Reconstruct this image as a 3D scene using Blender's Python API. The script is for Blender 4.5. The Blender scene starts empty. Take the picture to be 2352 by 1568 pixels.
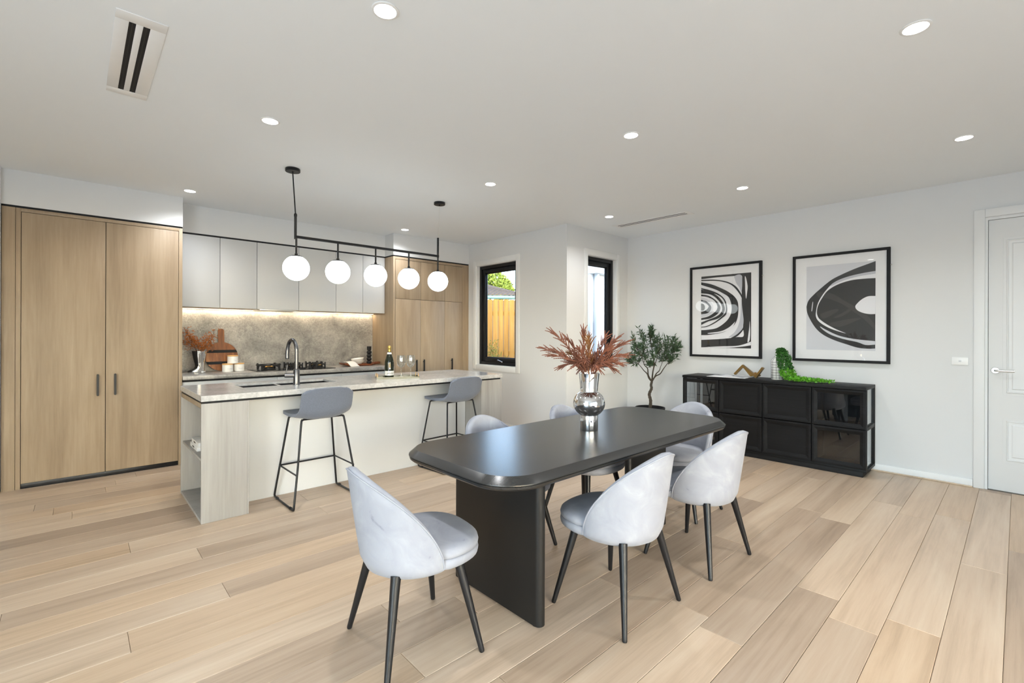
import bpy, bmesh, math, random
from mathutils import Vector, Matrix
R = math.radians
random.seed(7)
scene = bpy.context.scene
COL = scene.collection

# ------------------------------------------------------------------ camera
CAM_H = 1.33
YAW, ROLL, FPX, HORIZON = R(47.165), 0.003, 1079.3, 766.94
fw = Vector((math.cos(YAW), math.sin(YAW), 0))
rt0 = Vector((math.sin(YAW), -math.cos(YAW), 0))
up0 = Vector((0, 0, 1))
rt = rt0*math.cos(ROLL) + up0*math.sin(ROLL)
up = up0*math.cos(ROLL) - rt0*math.sin(ROLL)
cd = bpy.data.cameras.new('camera')
cam = bpy.data.objects.new('camera', cd)
COL.objects.link(cam)
m = Matrix((rt, up, -fw)).transposed().to_4x4()
m.translation = (0, 0, CAM_H)
cam.matrix_world = m
cd.sensor_fit = 'HORIZONTAL'
cd.sensor_width = 36
cd.lens = FPX/2352*36
cd.shift_y = -(784-HORIZON)/2352
cd.clip_start = 0.05
cd.clip_end = 200
scene.camera = cam

# ------------------------------------------------------------------ light and exposure
vs = scene.view_settings
vs.view_transform = 'Standard'
vs.look = 'None'
vs.gamma = 1
vs.use_curve_mapping = False
vs.exposure = 0.13
w = bpy.data.worlds.new('sky')
scene.world = w
w.use_nodes = True
wn = w.node_tree
for n in list(wn.nodes): wn.nodes.remove(n)
bg = wn.nodes.new('ShaderNodeBackground')
wo = wn.nodes.new('ShaderNodeOutputWorld')
sky = wn.nodes.new('ShaderNodeTexSky')
sky.sky_type = 'NISHITA'
sky.sun_disc = False
sky.sun_elevation = R(32)
sky.sun_rotation = R(200)
sky.air_density = 1.0
sky.dust_density = 1.5
bg.inputs['Strength'].default_value = 1.5
wn.links.new(sky.outputs[0], bg.inputs[0])
wn.links.new(bg.outputs[0], wo.inputs[0])

SUN_DIR = Vector((0.72, 0.46, -0.80)).normalized()
sd = bpy.data.lights.new('sun', 'SUN')
sd.energy = 1.5
sd.angle = R(0.6)
sd.color = (1.0, 0.95, 0.86)
so = bpy.data.objects.new('sun', sd)
so.rotation_euler = SUN_DIR.to_track_quat('-Z', 'Y').to_euler()
so.location = (-3, -8, 9)
COL.objects.link(so)

def area(name, loc, d, sx, sy, power, col):
    l = bpy.data.lights.new(name, 'AREA')
    l.shape = 'RECTANGLE'
    l.size, l.size_y = sx, sy
    l.energy = power
    l.color = col
    o = bpy.data.objects.new(name, l)
    o.location = loc
    o.rotation_euler = Vector(d).to_track_quat('-Z', 'Z').to_euler()
    COL.objects.link(o)
    return o
# daylight entering through the wide glazed doors of the two walls behind the camera
area('door_daylight', (1.0, -1.62, 1.22), (0, 1, 0), 3.2, 2.2, 18, (0.66, 0.84, 1.0))
area('side_door_daylight', (-2.42, 0.1, 1.22), (1, 0, 0), 3.2, 2.2, 108, (0.66, 0.84, 1.0))

# ------------------------------------------------------------------ material helpers
MATS = {}
def new_mat(name):
    mt = bpy.data.materials.new(name)
    mt.use_nodes = True
    nt = mt.node_tree
    for n in list(nt.nodes): nt.nodes.remove(n)
    out = nt.nodes.new('ShaderNodeOutputMaterial')
    MATS[name] = mt
    return mt, nt, out
def N(nt, typ, **kw):
    n = nt.nodes.new(typ)
    for k, v in kw.items():
        if hasattr(n, k) and k not in n.inputs: setattr(n, k, v)
        else: n.inputs[k].default_value = v
    return n
def L(nt, a, b): nt.links.new(a, b)
def c4(c): return (c[0], c[1], c[2], 1)
def srgb(r, g, b):
    f = lambda u: ((u/255+0.055)/1.055)**2.4 if u/255 > 0.04045 else u/255/12.92
    return (f(r), f(g), f(b))
def prin(name, color, rough=0.5, metal=0.0, spec=0.5, coat=0.0, sheen=0.0, emis=None, estr=0.0, bump=None, var=None):
    """bump=(scale,strength)  var=(scale,amount): procedural fine relief and slight tone variation"""
    mt, nt, out = new_mat(name)
    b = nt.nodes.new('ShaderNodeBsdfPrincipled')
    b.inputs['Base Color'].default_value = c4(color)
    b.inputs['Roughness'].default_value = rough
    b.inputs['Metallic'].default_value = metal
    b.inputs['Specular IOR Level'].default_value = spec
    b.inputs['Coat Weight'].default_value = coat
    b.inputs['Sheen Weight'].default_value = sheen
    if emis:
        b.inputs['Emission Color'].default_value = c4(emis)
        b.inputs['Emission Strength'].default_value = estr
    tc = nt.nodes.new('ShaderNodeTexCoord')
    if var is None: var = (6.0, 0.04)
    nz = N(nt, 'ShaderNodeTexNoise', Scale=var[0], Detail=4.0)
    L(nt, tc.outputs['Object'], nz.inputs['Vector'])
    rp = N(nt, 'ShaderNodeMapRange')
    rp.inputs['To Min'].default_value = 1-var[1]
    rp.inputs['To Max'].default_value = 1+var[1]
    L(nt, nz.outputs['Fac'], rp.inputs['Value'])
    mx = nt.nodes.new('ShaderNodeVectorMath'); mx.operation = 'SCALE'
    mx.inputs[0].default_value = color
    L(nt, rp.outputs[0], mx.inputs['Scale'])
    L(nt, mx.outputs[0], b.inputs['Base Color'])
    if bump:
        n2 = N(nt, 'ShaderNodeTexNoise', Scale=bump[0], Detail=3.0)
        L(nt, tc.outputs['Object'], n2.inputs['Vector'])
        bp = N(nt, 'ShaderNodeBump', Strength=bump[1], Distance=0.002)
        L(nt, n2.outputs['Fac'], bp.inputs['Height'])
        L(nt, bp.outputs[0], b.inputs['Normal'])
    L(nt, b.outputs[0], out.inputs[0])
    return mt
def ramp(nt, stops):
    r = nt.nodes.new('ShaderNodeValToRGB')
    e = r.color_ramp.elements
    e[0].position, e[0].color = stops[0][0], c4(stops[0][1])
    e[1].position, e[1].color = stops[-1][0], c4(stops[-1][1])
    for p, c in stops[1:-1]:
        x = e.new(p); x.color = c4(c)
    return r
def wood(name, dark, mid, light, axis='Z', rough=0.45, fine=60, spec=0.4, tint=0.0, bumps=0.12, broad=3.0, tints=None):
    """grain running along one axis; every object takes its own offset and tone"""
    mt, nt, out = new_mat(name)
    b = N(nt, 'ShaderNodeBsdfPrincipled', Roughness=rough)
    b.inputs['Specular IOR Level'].default_value = spec
    tc = nt.nodes.new('ShaderNodeTexCoord')
    oi = nt.nodes.new('ShaderNodeObjectInfo')
    off = nt.nodes.new('ShaderNodeVectorMath'); off.operation = 'SCALE'
    off.inputs[0].default_value = (37.0, 21.0, 53.0)
    L(nt, oi.outputs['Random'], off.inputs['Scale'])
    add = nt.nodes.new('ShaderNodeVectorMath'); add.operation = 'ADD'
    L(nt, tc.outputs['Object'], add.inputs[0]); L(nt, off.outputs[0], add.inputs[1])
    def mp(s, l):
        k = nt.nodes.new('ShaderNodeMapping')
        sc = [s, s, s]; sc['XYZ'.index(axis)] = l
        k.inputs['Scale'].default_value = sc
        L(nt, add.outputs[0], k.inputs['Vector'])
        return k
    n1 = N(nt, 'ShaderNodeTexNoise', Scale=1.0, Detail=6.0, Distortion=0.6, Roughness=0.6)
    L(nt, mp(broad*2.4, broad*0.22).outputs[0], n1.inputs['Vector'])
    n2 = N(nt, 'ShaderNodeTexNoise', Scale=1.0, Detail=5.0, Distortion=0.2, Roughness=0.65)
    L(nt, mp(fine, fine*0.035).outputs[0], n2.inputs['Vector'])
    mx = N(nt, 'ShaderNodeMix'); mx.data_type = 'FLOAT'
    mx.inputs[0].default_value = 0.36
    L(nt, n1.outputs['Fac'], mx.inputs[2]); L(nt, n2.outputs['Fac'], mx.inputs[3])
    rp = ramp(nt, [(0.30, dark), (0.5, mid), (0.70, light)])
    L(nt, mx.outputs[0], rp.inputs[0])
    last = rp.outputs[0]
    if tints:
        tr = ramp(nt, tints)
        L(nt, oi.outputs['Random'], tr.inputs[0])
        mm = N(nt, 'ShaderNodeMix'); mm.data_type = 'RGBA'; mm.blend_type = 'MULTIPLY'
        mm.inputs[0].default_value = 1.0
        L(nt, last, mm.inputs[6]); L(nt, tr.outputs[0], mm.inputs[7])
        last = mm.outputs[2]
    L(nt, last, b.inputs['Base Color'])
    bp = N(nt, 'ShaderNodeBump', Strength=bumps, Distance=0.001)
    L(nt, n2.outputs['Fac'], bp.inputs['Height']); L(nt, bp.outputs[0], b.inputs['Normal'])
    L(nt, b.outputs[0], out.inputs[0])
    return mt
def glass(name, tint=(1, 1, 1), rough=0.0, ior=1.5):
    """thin sheet glass: see-through with a Fresnel mirror film"""
    mt, nt, out = new_mat(name)
    tr = N(nt, 'ShaderNodeBsdfTransparent', Color=c4(tint))
    gl = N(nt, 'ShaderNodeBsdfGlossy', Roughness=rough)
    gl.inputs['Color'].default_value = (1, 1, 1, 1)
    # Schlick reflectance, the same from either side of the sheet
    f0 = ((ior-1)/(ior+1))**2
    lw = N(nt, 'ShaderNodeLayerWeight', Blend=0.5)
    pw = N(nt, 'ShaderNodeMath', operation='POWER'); pw.inputs[1].default_value = 5.0
    L(nt, lw.outputs['Facing'], pw.inputs[0])
    fr = N(nt, 'ShaderNodeMath', operation='MULTIPLY_ADD'); fr.inputs[1].default_value = 1-f0; fr.inputs[2].default_value = f0
    L(nt, pw.outputs[0], fr.inputs[0])
    mx = nt.nodes.new('ShaderNodeMixShader')
    L(nt, fr.outputs[0], mx.inputs[0]); L(nt, tr.outputs[0], mx.inputs[1]); L(nt, gl.outputs[0], mx.inputs[2])
    L(nt, mx.outputs[0], out.inputs[0])
    return mt
def stone(name, a, b_, c, vein, s=1.0, rough=0.22):
    mt, nt, out = new_mat(name)
    b = N(nt, 'ShaderNodeBsdfPrincipled', Roughness=rough)
    tc = nt.nodes.new('ShaderNodeTexCoord')
    n0 = N(nt, 'ShaderNodeTexNoise', Scale=2.2*s, Detail=8.0, Roughness=0.62, Distortion=0.5)
    L(nt, tc.outputs['Object'], n0.inputs['Vector'])
    rp = ramp(nt, [(0.32, a), (0.5, b_), (0.68, c)])
    L(nt, n0.outputs['Fac'], rp.inputs[0])
    # thin scratchy veins: contour lines of two warped noises
    def vein_lines(scale, width, dist, amt):
        q = N(nt, 'ShaderNodeTexNoise', Scale=scale, Detail=6.0, Roughness=0.62, Distortion=dist)
        L(nt, tc.outputs['Object'], q.inputs['Vector'])
        d1 = N(nt, 'ShaderNodeMath', operation='SUBTRACT'); d1.inputs[1].default_value = 0.5
        L(nt, q.outputs['Fac'], d1.inputs[0])
        d2 = N(nt, 'ShaderNodeMath', operation='ABSOLUTE'); L(nt, d1.outputs[0], d2.inputs[0])
        mr = N(nt, 'ShaderNodeMapRange'); mr.inputs['From Max'].default_value = width
        mr.inputs['To Min'].default_value = amt; mr.inputs['To Max'].default_value = 0.0
        L(nt, d2.outputs[0], mr.inputs['Value'])
        return mr
    va_, vb_ = vein_lines(7.0*s, 0.018, 2.6, 0.75), vein_lines(19.0*s, 0.03, 1.4, 0.5)
    rm = N(nt, 'ShaderNodeMath', operation='MAXIMUM')
    L(nt, va_.outputs[0], rm.inputs[0]); L(nt, vb_.outputs[0], rm.inputs[1])
    pn = N(nt, 'ShaderNodeTexNoise', Scale=2.6*s, Detail=3.0)
    L(nt, tc.outputs['Object'], pn.inputs['Vector'])
    pm = N(nt, 'ShaderNodeMapRange'); pm.inputs['From Min'].default_value = 0.36; pm.inputs['From Max'].default_value = 0.66
    L(nt, pn.outputs['Fac'], pm.inputs['Value'])
    r1 = N(nt, 'ShaderNodeMath', operation='MULTIPLY')
    L(nt, rm.outputs[0], r1.inputs[0]); L(nt, pm.outputs[0], r1.inputs[1])
    n2 = N(nt, 'ShaderNodeTexNoise', Scale=30.0*s, Detail=5.0, Roughness=0.7)
    L(nt, tc.outputs['Object'], n2.inputs['Vector'])
    r2 = N(nt, 'ShaderNodeMapRange')
    r2.inputs['From Min'].default_value = 0.3; r2.inputs['From Max'].default_value = 0.7
    r2.inputs['To Min'].default_value = 0.78; r2.inputs['To Max'].default_value = 1.18
    L(nt, n2.outputs['Fac'], r2.inputs['Value'])
    sc = nt.nodes.new('ShaderNodeVectorMath'); sc.operation = 'SCALE'
    L(nt, rp.outputs[0], sc.inputs[0]); L(nt, r2.outputs[0], sc.inputs['Scale'])
    mx = N(nt, 'ShaderNodeMix'); mx.data_type = 'RGBA'
    L(nt, r1.outputs[0], mx.inputs[0]); L(nt, sc.outputs[0], mx.inputs[6])
    mx.inputs[7].default_value = c4(vein)
    L(nt, mx.outputs[2], b.inputs['Base Color'])
    L(nt, b.outputs[0], out.inputs[0])
    return mt
def emit(name, col, s):
    mt, nt, out = new_mat(name)
    e = N(nt, 'ShaderNodeEmission', Strength=s)
    e.inputs['Color'].default_value = c4(col)
    L(nt, e.outputs[0], out.inputs[0])
    return mt

prin('wall_paint', (0.71, 0.715, 0.712), 0.65, spec=0.25, var=(1.5, 0.01), bump=(260, 0.04))
prin('ceiling_paint', (0.875, 0.905, 0.925), 0.8, spec=0.1, var=(1.5, 0.01))
prin('trim_paint', (0.78, 0.785, 0.78), 0.38, spec=0.4, var=(2, 0.01))
prin('white_laminate', (0.58, 0.595, 0.605), 0.4, spec=0.35, var=(2, 0.01))
prin('cream_panel', (0.68, 0.69, 0.69), 0.4, spec=0.35, var=(2, 0.01))
wood('oak', srgb(140, 121, 99), srgb(160, 141, 117), srgb(174, 156, 132), 'Z', 0.48, fine=75, bumps=0.05)
wood('oak_daylit', srgb(142, 138, 133), srgb(158, 155, 150), srgb(170, 167, 163), 'Z', 0.48, fine=55, bumps=0.06)  # same oak laminate, cool daylight put into its colour
wood('floor_oak', srgb(168, 147, 124), srgb(198, 176, 152), srgb(212, 194, 171), 'X', 0.36, fine=44, bumps=0.06, broad=3.0, spec=0.4,
     tints=[(0.0, (0.68, 0.655, 0.645)), (0.12, (0.80, 0.77, 0.75)), (0.3, (0.91, 0.89, 0.87)), (0.5, (1.0, 0.98, 0.95)), (0.68, (1.04, 1.04, 1.05)), (0.84, (0.95, 0.89, 0.81)), (1.0, (1.06, 1.03, 0.98))])
prin('floor_core', srgb(120, 96, 70), 0.8)
wood('black_oak', (0.006, 0.006, 0.0065), (0.009, 0.009, 0.0095), (0.016, 0.016, 0.017), 'Y', 0.5, fine=70, bumps=0.25, spec=0.18)
wood('black_oak_upright', (0.006, 0.006, 0.0065), (0.009, 0.009, 0.0095), (0.018, 0.018, 0.020), 'Z', 0.5, fine=70, bumps=0.25, spec=0.18)
wood('table_black', (0.012, 0.012, 0.012), (0.018, 0.018, 0.018), (0.030, 0.030, 0.029), 'X', 0.27, fine=40, bumps=0.22, spec=0.6)
prin('table_leg_black', (0.009, 0.0085, 0.008), 0.42, spec=0.35)
stone('island_stone', srgb(176, 175, 174), srgb(188, 187, 185), srgb(200, 199, 197), srgb(216, 215, 212), 1.2, 0.16)
stone('rear_stone', srgb(112, 111, 110), srgb(150, 147, 143), srgb(182, 178, 172), srgb(216, 212, 206), 1.5, 0.3)
prin('black_metal', (0.009, 0.009, 0.010), 0.38, spec=0.35)
prin('black_matt', (0.010, 0.010, 0.011), 0.6, spec=0.3)
prin('gun_metal', (0.16, 0.16, 0.165), 0.3, metal=1.0)
prin('chrome', (0.78, 0.78, 0.79), 0.025, metal=1.0, var=(3, 0.005))
prin('silver', (0.72, 0.71, 0.69), 0.12, metal=1.0, bump=(26, 0.5))
prin('satin_nickel', (0.72, 0.71, 0.69), 0.3, metal=1.0)
prin('brass', (0.40, 0.25, 0.09), 0.3, metal=1.0)
prin('gold_foil', (0.62, 0.44, 0.13), 0.35, metal=1.0, bump=(220, 0.5))
prin('white_ceramic', (0.80, 0.79, 0.76), 0.35)
prin('white_plastic', (0.86, 0.86, 0.85), 0.3)
prin('paper_white', (0.80, 0.80, 0.81), 0.6)
prin('paper_grey', (0.42, 0.44, 0.48), 0.5)
prin('print_grey', (0.62, 0.63, 0.67), 0.6)
prin('print_white', (0.80, 0.80, 0.83), 0.6)
prin('print_mid', (0.50, 0.51, 0.56), 0.6)
prin('print_black', (0.012, 0.012, 0.013), 0.5)
prin('print_soft_black', (0.035, 0.033, 0.030), 0.5)
prin('linen', (0.74, 0.72, 0.68), 0.9, sheen=0.3, bump=(300, 0.5))
wood('acacia', srgb(86, 48, 24), srgb(140, 86, 46), srgb(188, 132, 78), 'Z', 0.42, fine=45)
wood('acacia_tray', srgb(84, 44, 24), srgb(122, 68, 40), srgb(150, 90, 56), 'X', 0.45, fine=45)
wood('bamboo', srgb(196, 150, 92), srgb(214, 168, 108), srgb(226, 184, 126), 'X', 0.5, fine=60)
prin('bark', srgb(70, 62, 52), 0.9, bump=(60, 0.9), var=(25, 0.3))
prin('soil', (0.012, 0.010, 0.008), 0.95, bump=(90, 1.0))
prin('olive_leaf', srgb(62, 86, 56), 0.55, var=(9, 0.5))
prin('vine_leaf', srgb(104, 172, 44), 0.45, var=(14, 0.45))
prin('vine_leaf_dark', srgb(56, 108, 42), 0.45, var=(14, 0.4))
prin('rust_frond', srgb(122, 74, 55), 0.75, var=(16, 0.3))
prin('rust_frond_ochre', srgb(128, 84, 40), 0.75, var=(16, 0.3))
prin('amber_petal', srgb(164, 92, 26), 0.7, var=(40, 0.45))
prin('amber_stem', srgb(88, 52, 30), 0.8)
prin('bottle_glass', (0.010, 0.014, 0.006), 0.06, spec=0.6)
prin('tray_glass', srgb(84, 86, 66), 0.12, spec=0.6)
prin('hob_glass', (0.010, 0.010, 0.011), 0.06, spec=0.6)
prin('cast_iron', (0.011, 0.011, 0.012), 0.7)
prin('fabric_grey', srgb(104, 111, 126), 0.95, sheen=0.25, bump=(700, 0.6), var=(260, 0.38))
emit('lamp_glow', (1.0, 0.985, 0.95), 14.0)
emit('strip_glow', (1.0, 0.83, 0.58), 4.0)
prin('opal', (0.9, 0.92, 0.92), 0.12, spec=0.5, emis=(0.90, 0.98, 1.0), estr=3.6, var=(2, 0.005))
glass('pane_glass', (0.97, 0.985, 0.98))
glass('picture_glass', (0.99, 0.99, 0.99), ior=1.40)
glass('smoked_glass', (0.86, 0.88, 0.90), ior=1.6)
glass('stemware', (0.93, 0.945, 0.945), ior=1.9)
wood('fence_pine', srgb(126, 88, 38), srgb(152, 114, 58), srgb(170, 134, 76), 'Z', 0.8, fine=26, broad=4, spec=0.1,
     tints=[(0, (0.86, 0.84, 0.8)), (0.5, (1, 1, 1)), (1, (1.05, 1.03, 0.98))])
prin('roof_tile', srgb(70, 62, 55), 0.8, var=(9, 0.3))
prin('gutter_green', srgb(92, 122, 120), 0.5)
prin('cladding_white', (0.70, 0.72, 0.72), 0.6)
prin('dirt', srgb(120, 100, 76), 0.95, var=(3, 0.2))
prin('tree_leaf', srgb(104, 122, 36), 0.7, var=(2.0, 0.4))
prin('weed_leaf', srgb(112, 112, 40), 0.8, var=(6, 0.3))
prin('hedge_leaf', srgb(44, 58, 30), 0.8, var=(6, 0.4))
prin('charcoal_tile', (0.03, 0.03, 0.03), 0.5)
prin('gap_shade', (0.03, 0.028, 0.026), 0.8)  # near-black carcass colour carries the shade of the door gaps

# velvet: pale blue-grey pile with brushed patches
def velvet():
    mt, nt, out = new_mat('velvet')
    b = N(nt, 'ShaderNodeBsdfPrincipled', Roughness=0.62)
    b.inputs['Specular IOR Level'].default_value = 0.25
    b.inputs['Sheen Weight'].default_value = 0.12
    b.inputs['Sheen Roughness'].default_value = 0.4
    tc = nt.nodes.new('ShaderNodeTexCoord')
    oi = nt.nodes.new('ShaderNodeObjectInfo')
    off = nt.nodes.new('ShaderNodeVectorMath'); off.operation = 'SCALE'
    off.inputs[0].default_value = (17.0, 31.0, 13.0)
    L(nt, oi.outputs['Random'], off.inputs['Scale'])
    add = nt.nodes.new('ShaderNodeVectorMath'); add.operation = 'ADD'
    L(nt, tc.outputs['Object'], add.inputs[0]); L(nt, off.outputs[0], add.inputs[1])
    n1 = N(nt, 'ShaderNodeTexNoise', Scale=7.0, Detail=5.0, Distortion=1.2, Roughness=0.55)
    L(nt, add.outputs[0], n1.inputs['Vector'])
    rp = ramp(nt, [(0.26, srgb(112, 115, 127)), (0.33, srgb(144, 147, 157)), (0.55, srgb(153, 156, 165)), (0.78, srgb(166, 169, 176))])
    L(nt, n1.outputs['Fac'], rp.inputs[0])
    L(nt, rp.outputs[0], b.inputs['Base Color'])
    n2 = N(nt, 'ShaderNodeTexNoise', Scale=420.0, Detail=2.0)
    L(nt, tc.outputs['Object'], n2.inputs['Vector'])
    bp = N(nt, 'ShaderNodeBump', Strength=0.1, Distance=0.001)
    L(nt, n2.outputs['Fac'], bp.inputs['Height']); L(nt, bp.outputs[0], b.inputs['Normal'])
    L(nt, b.outputs[0], out.inputs[0])
velvet()

# ------------------------------------------------------------------ mesh helpers
def box(bm, a, b, bev=0.0, seg=2):
    r = bmesh.ops.create_cube(bm, size=1)
    vs_ = r['verts']
    for v in vs_:
        v.co = Vector(((a[i]+b[i])/2 + v.co[i]*(b[i]-a[i]) for i in range(3)))
    if bev > 0:
        es = list({e for v in vs_ for e in v.link_edges})
        bmesh.ops.bevel(bm, geom=es, offset=bev, segments=seg, affect='EDGES', profile=0.5)
def tube(bm, pts, r, n=10, cap=True):
    pts = [Vector(p) for p in pts]
    rr = r if isinstance(r, (list, tuple)) else [r]*len(pts)
    t0 = (pts[1]-pts[0]).normalized()
    ref = Vector((0, 0, 1)) if abs(t0.z) < 0.9 else Vector((1, 0, 0))
    u = t0.cross(ref).normalized()
    rings = []
    for i, p in enumerate(pts):
        if i == 0: t = (pts[1]-pts[0])
        elif i == len(pts)-1: t = (pts[-1]-pts[-2])
        else: t = (pts[i+1]-pts[i]).normalized()+(pts[i]-pts[i-1]).normalized()
        if t.length < 1e-9: t = t0
        t.normalize()
        u = (u - t*u.dot(t))
        if u.length < 1e-6: u = t.orthogonal()
        u.normalize()
        v = t.cross(u)
        rings.append([bm.verts.new(p + (u*math.cos(2*math.pi*k/n) + v*math.sin(2*math.pi*k/n))*rr[i]) for k in range(n)])
    for i in range(len(rings)-1):
        for k in range(n):
            bm.faces.new((rings[i][k], rings[i][(k+1) % n], rings[i+1][(k+1) % n], rings[i+1][k]))
    if cap:
        bm.faces.new(rings[0][::-1]); bm.faces.new(rings[-1])
def lathe(bm, prof, c=(0, 0, 0), n=32, close=False):
    c = Vector(c)
    rings = []
    for r, z in prof:
        if r < 1e-6: rings.append([bm.verts.new(c+Vector((0, 0, z)))])
        else: rings.append([bm.verts.new(c+Vector((r*math.cos(2*math.pi*k/n), r*math.sin(2*math.pi*k/n), z))) for k in range(n)])
    if close: rings.append(rings[0])
    for a, b in zip(rings[:-1], rings[1:]):
        for k in range(n):
            k2 = (k+1) % n
            if len(a) == 1 and len(b) == 1: continue
            if len(a) == 1: bm.faces.new((a[0], b[k2], b[k]))
            elif len(b) == 1: bm.faces.new((a[k], a[k2], b[0]))
            else: bm.faces.new((a[k], a[k2], b[k2], b[k]))
def stack(bm, outlines, cap=True):
    """closed outlines (same count) joined into a solid"""
    rings = [[bm.verts.new(p) for p in o] for o in outlines]
    n = len(rings[0])
    for a, b in zip(rings[:-1], rings[1:]):
        for k in range(n):
            bm.faces.new((a[k], a[(k+1) % n], b[(k+1) % n], b[k]))
    if cap:
        bm.faces.new(rings[0][::-1]); bm.faces.new(rings[-1])
def sphere(bm, c, r, n=16, m_=10, sc=(1, 1, 1)):
    lathe_p = [(r*math.sin(math.pi*i/m_)*1.0, -r*math.cos(math.pi*i/m_)) for i in range(m_+1)]
    lathe_p[0] = (0, -r); lathe_p[-1] = (0, r)
    v0 = len(bm.verts)
    lathe(bm, lathe_p, (0, 0, 0), n)
    bm.verts.ensure_lookup_table()
    for v in bm.verts[v0:]:
        v.co = Vector((v.co.x*sc[0]+c[0], v.co.y*sc[1]+c[1], v.co.z*sc[2]+c[2]))
def poly(bm, pts):
    vs_ = [bm.verts.new(p) for p in pts]
    f = bm.faces.new(vs_)
    return f
def rrect(x0, x1, y0, y1, r, n=8):
    o = []
    for cx, cy, a0 in ((x1-r, y1-r, 0), (x0+r, y1-r, 90), (x0+r, y0+r, 180), (x1-r, y0+r, 270)):
        for i in range(n+1):
            a = R(a0+90*i/n)
            o.append((cx+r*math.cos(a), cy+r*math.sin(a)))
    return o
def smooth_path(pts, n=6):
    """Catmull-Rom through the points"""
    P = [Vector(p) for p in pts]
    P = [P[0]*2-P[1]]+P+[P[-1]*2-P[-2]]
    o = []
    for i in range(1, len(P)-2):
        for k in range(n):
            t = k/n
            o.append(0.5*((2*P[i])+(P[i+1]-P[i-1])*t+(2*P[i-1]-5*P[i]+4*P[i+1]-P[i+2])*t*t+(3*P[i]-P[i-1]-3*P[i+1]+P[i+2])*t**3))
    o.append(P[-2])
    return o
def root_of(o):
    while o.parent: o = o.parent
    return o
def obj(name, bm, mat, parent=None, origin=None, smooth=True, ang=38):
    """one mesh object; bm is given in world coordinates"""
    o0 = Vector(origin) if origin is not None else (Vector(root_of(parent).location) if parent else Vector((0, 0, 0)))
    bmesh.ops.recalc_face_normals(bm, faces=bm.faces)
    if o0.length > 0: bmesh.ops.translate(bm, verts=bm.verts, vec=-o0)
    me = bpy.data.meshes.new(name)
    bm.to_mesh(me); bm.free()
    mats = mat if isinstance(mat, (list, tuple)) else [mat]
    for q in mats: me.materials.append(MATS[q])
    if smooth:
        me.shade_smooth(); me.set_sharp_from_angle(angle=R(ang))
    o = bpy.data.objects.new(name, me)
    if parent: o.parent = parent
    else: o.location = o0
    COL.objects.link(o)
    return o
def B(): return bmesh.new()
def bx(name, a, b, mat, parent=None, bev=0.0015, origin=None, seg=2):
    bm = B(); box(bm, a, b, bev, seg)
    return obj(name, bm, mat, parent, origin)
def boxes(name, lst, mat, parent=None, bev=0.0, origin=None):
    bm = B()
    for a, b in lst: box(bm, a, b, bev)
    return obj(name, bm, mat, parent, origin)
def tag(o, label, cat, group=None):
    o['label'] = label; o['category'] = cat
    if group: o['group'] = group
    return o
def thing(name, label, cat, loc=(0, 0, 0), group=None):
    o = bpy.data.objects.new(name, None)
    o.empty_display_size = 0.1
    o.location = loc
    COL.objects.link(o)
    return tag(o, label, cat, group)
def struct(o):
    o['kind'] = 'structure'
    return o
def copy_tree(o, parent=None):
    c = o.copy(); COL.objects.link(c); c.parent = parent
    for ch in o.children: copy_tree(ch, c)
    return c

# ================================================================== the room
XR, XW, YRET, YK, CZ = 5.78, 4.45, 3.806, 6.40, 2.70
XL, YB = -2.55, -1.75
# floor of single boards
fl = struct(bx('floor', (XL, YB, -0.12), (XR+0.1, YK+0.1, -0.016), 'floor_core', bev=0))
PW, PL_ = 0.19, 1.9
fixed = {22: -0.02, 17: 0.245, 11: 0.17, 2: 3.99, 0: 2.608-1.9, 19: 0.9, 15: 0.55, 13: -0.35, 8: 1.1, 5: 0.2}
rng = random.Random(3)
full = None
for k in range(-17, 32):
    y0 = 0.42+PW*k
    y1 = y0+PW
    if y1 < YB or y0 > YK: continue
    s = fixed.get(k, rng.uniform(0, 1.9))
    while s > XL: s -= PL_
    while s < XR:
        a, b = max(s, XL), min(s+PL_, XR)
        s += PL_
        if b-a < 0.03: continue
        if y0 > 3.95 and a > XW+0.12: continue
        ya, yb = max(y0, YB), min(y1, YK)
        whole = abs((b-a)-PL_) < 1e-6 and abs((yb-ya)-PW) < 1e-6
        if whole and full is not None:
            o = bpy.data.objects.new('plank', full)
            o.location = (a, ya, 0); COL.objects.link(o)
        else:
            bm = B()
            g = 0.0006
            x0, x1, p0, p1 = a+g, b-g, ya+g, yb-g
            e = 0.0018
            stack(bm, [[(x0, p0, -0.014), (x1, p0, -0.014), (x1, p1, -0.014), (x0, p1, -0.014)],
                       [(x0, p0, -e), (x1, p0, -e), (x1, p1, -e), (x0, p1, -e)],
                       [(x0+e, p0+e, 0), (x1-e, p0+e, 0), (x1-e, p1-e, 0), (x0+e, p1-e, 0)]])
            o = obj('plank', bm, 'floor_oak', origin=(a, ya, 0), smooth=False)
            if whole: full = o.data
        o.parent = fl

# ceiling (leaves the notch outside the two windows open to the sky)
struct(boxes('ceiling', [((XL, YB, CZ), (XR+0.12, YRET+0.12, CZ+0.1)), ((XL, YRET+0.12, CZ), (XW+0.12, YK+0.12, CZ+0.1))], 'ceiling_paint'))
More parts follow.
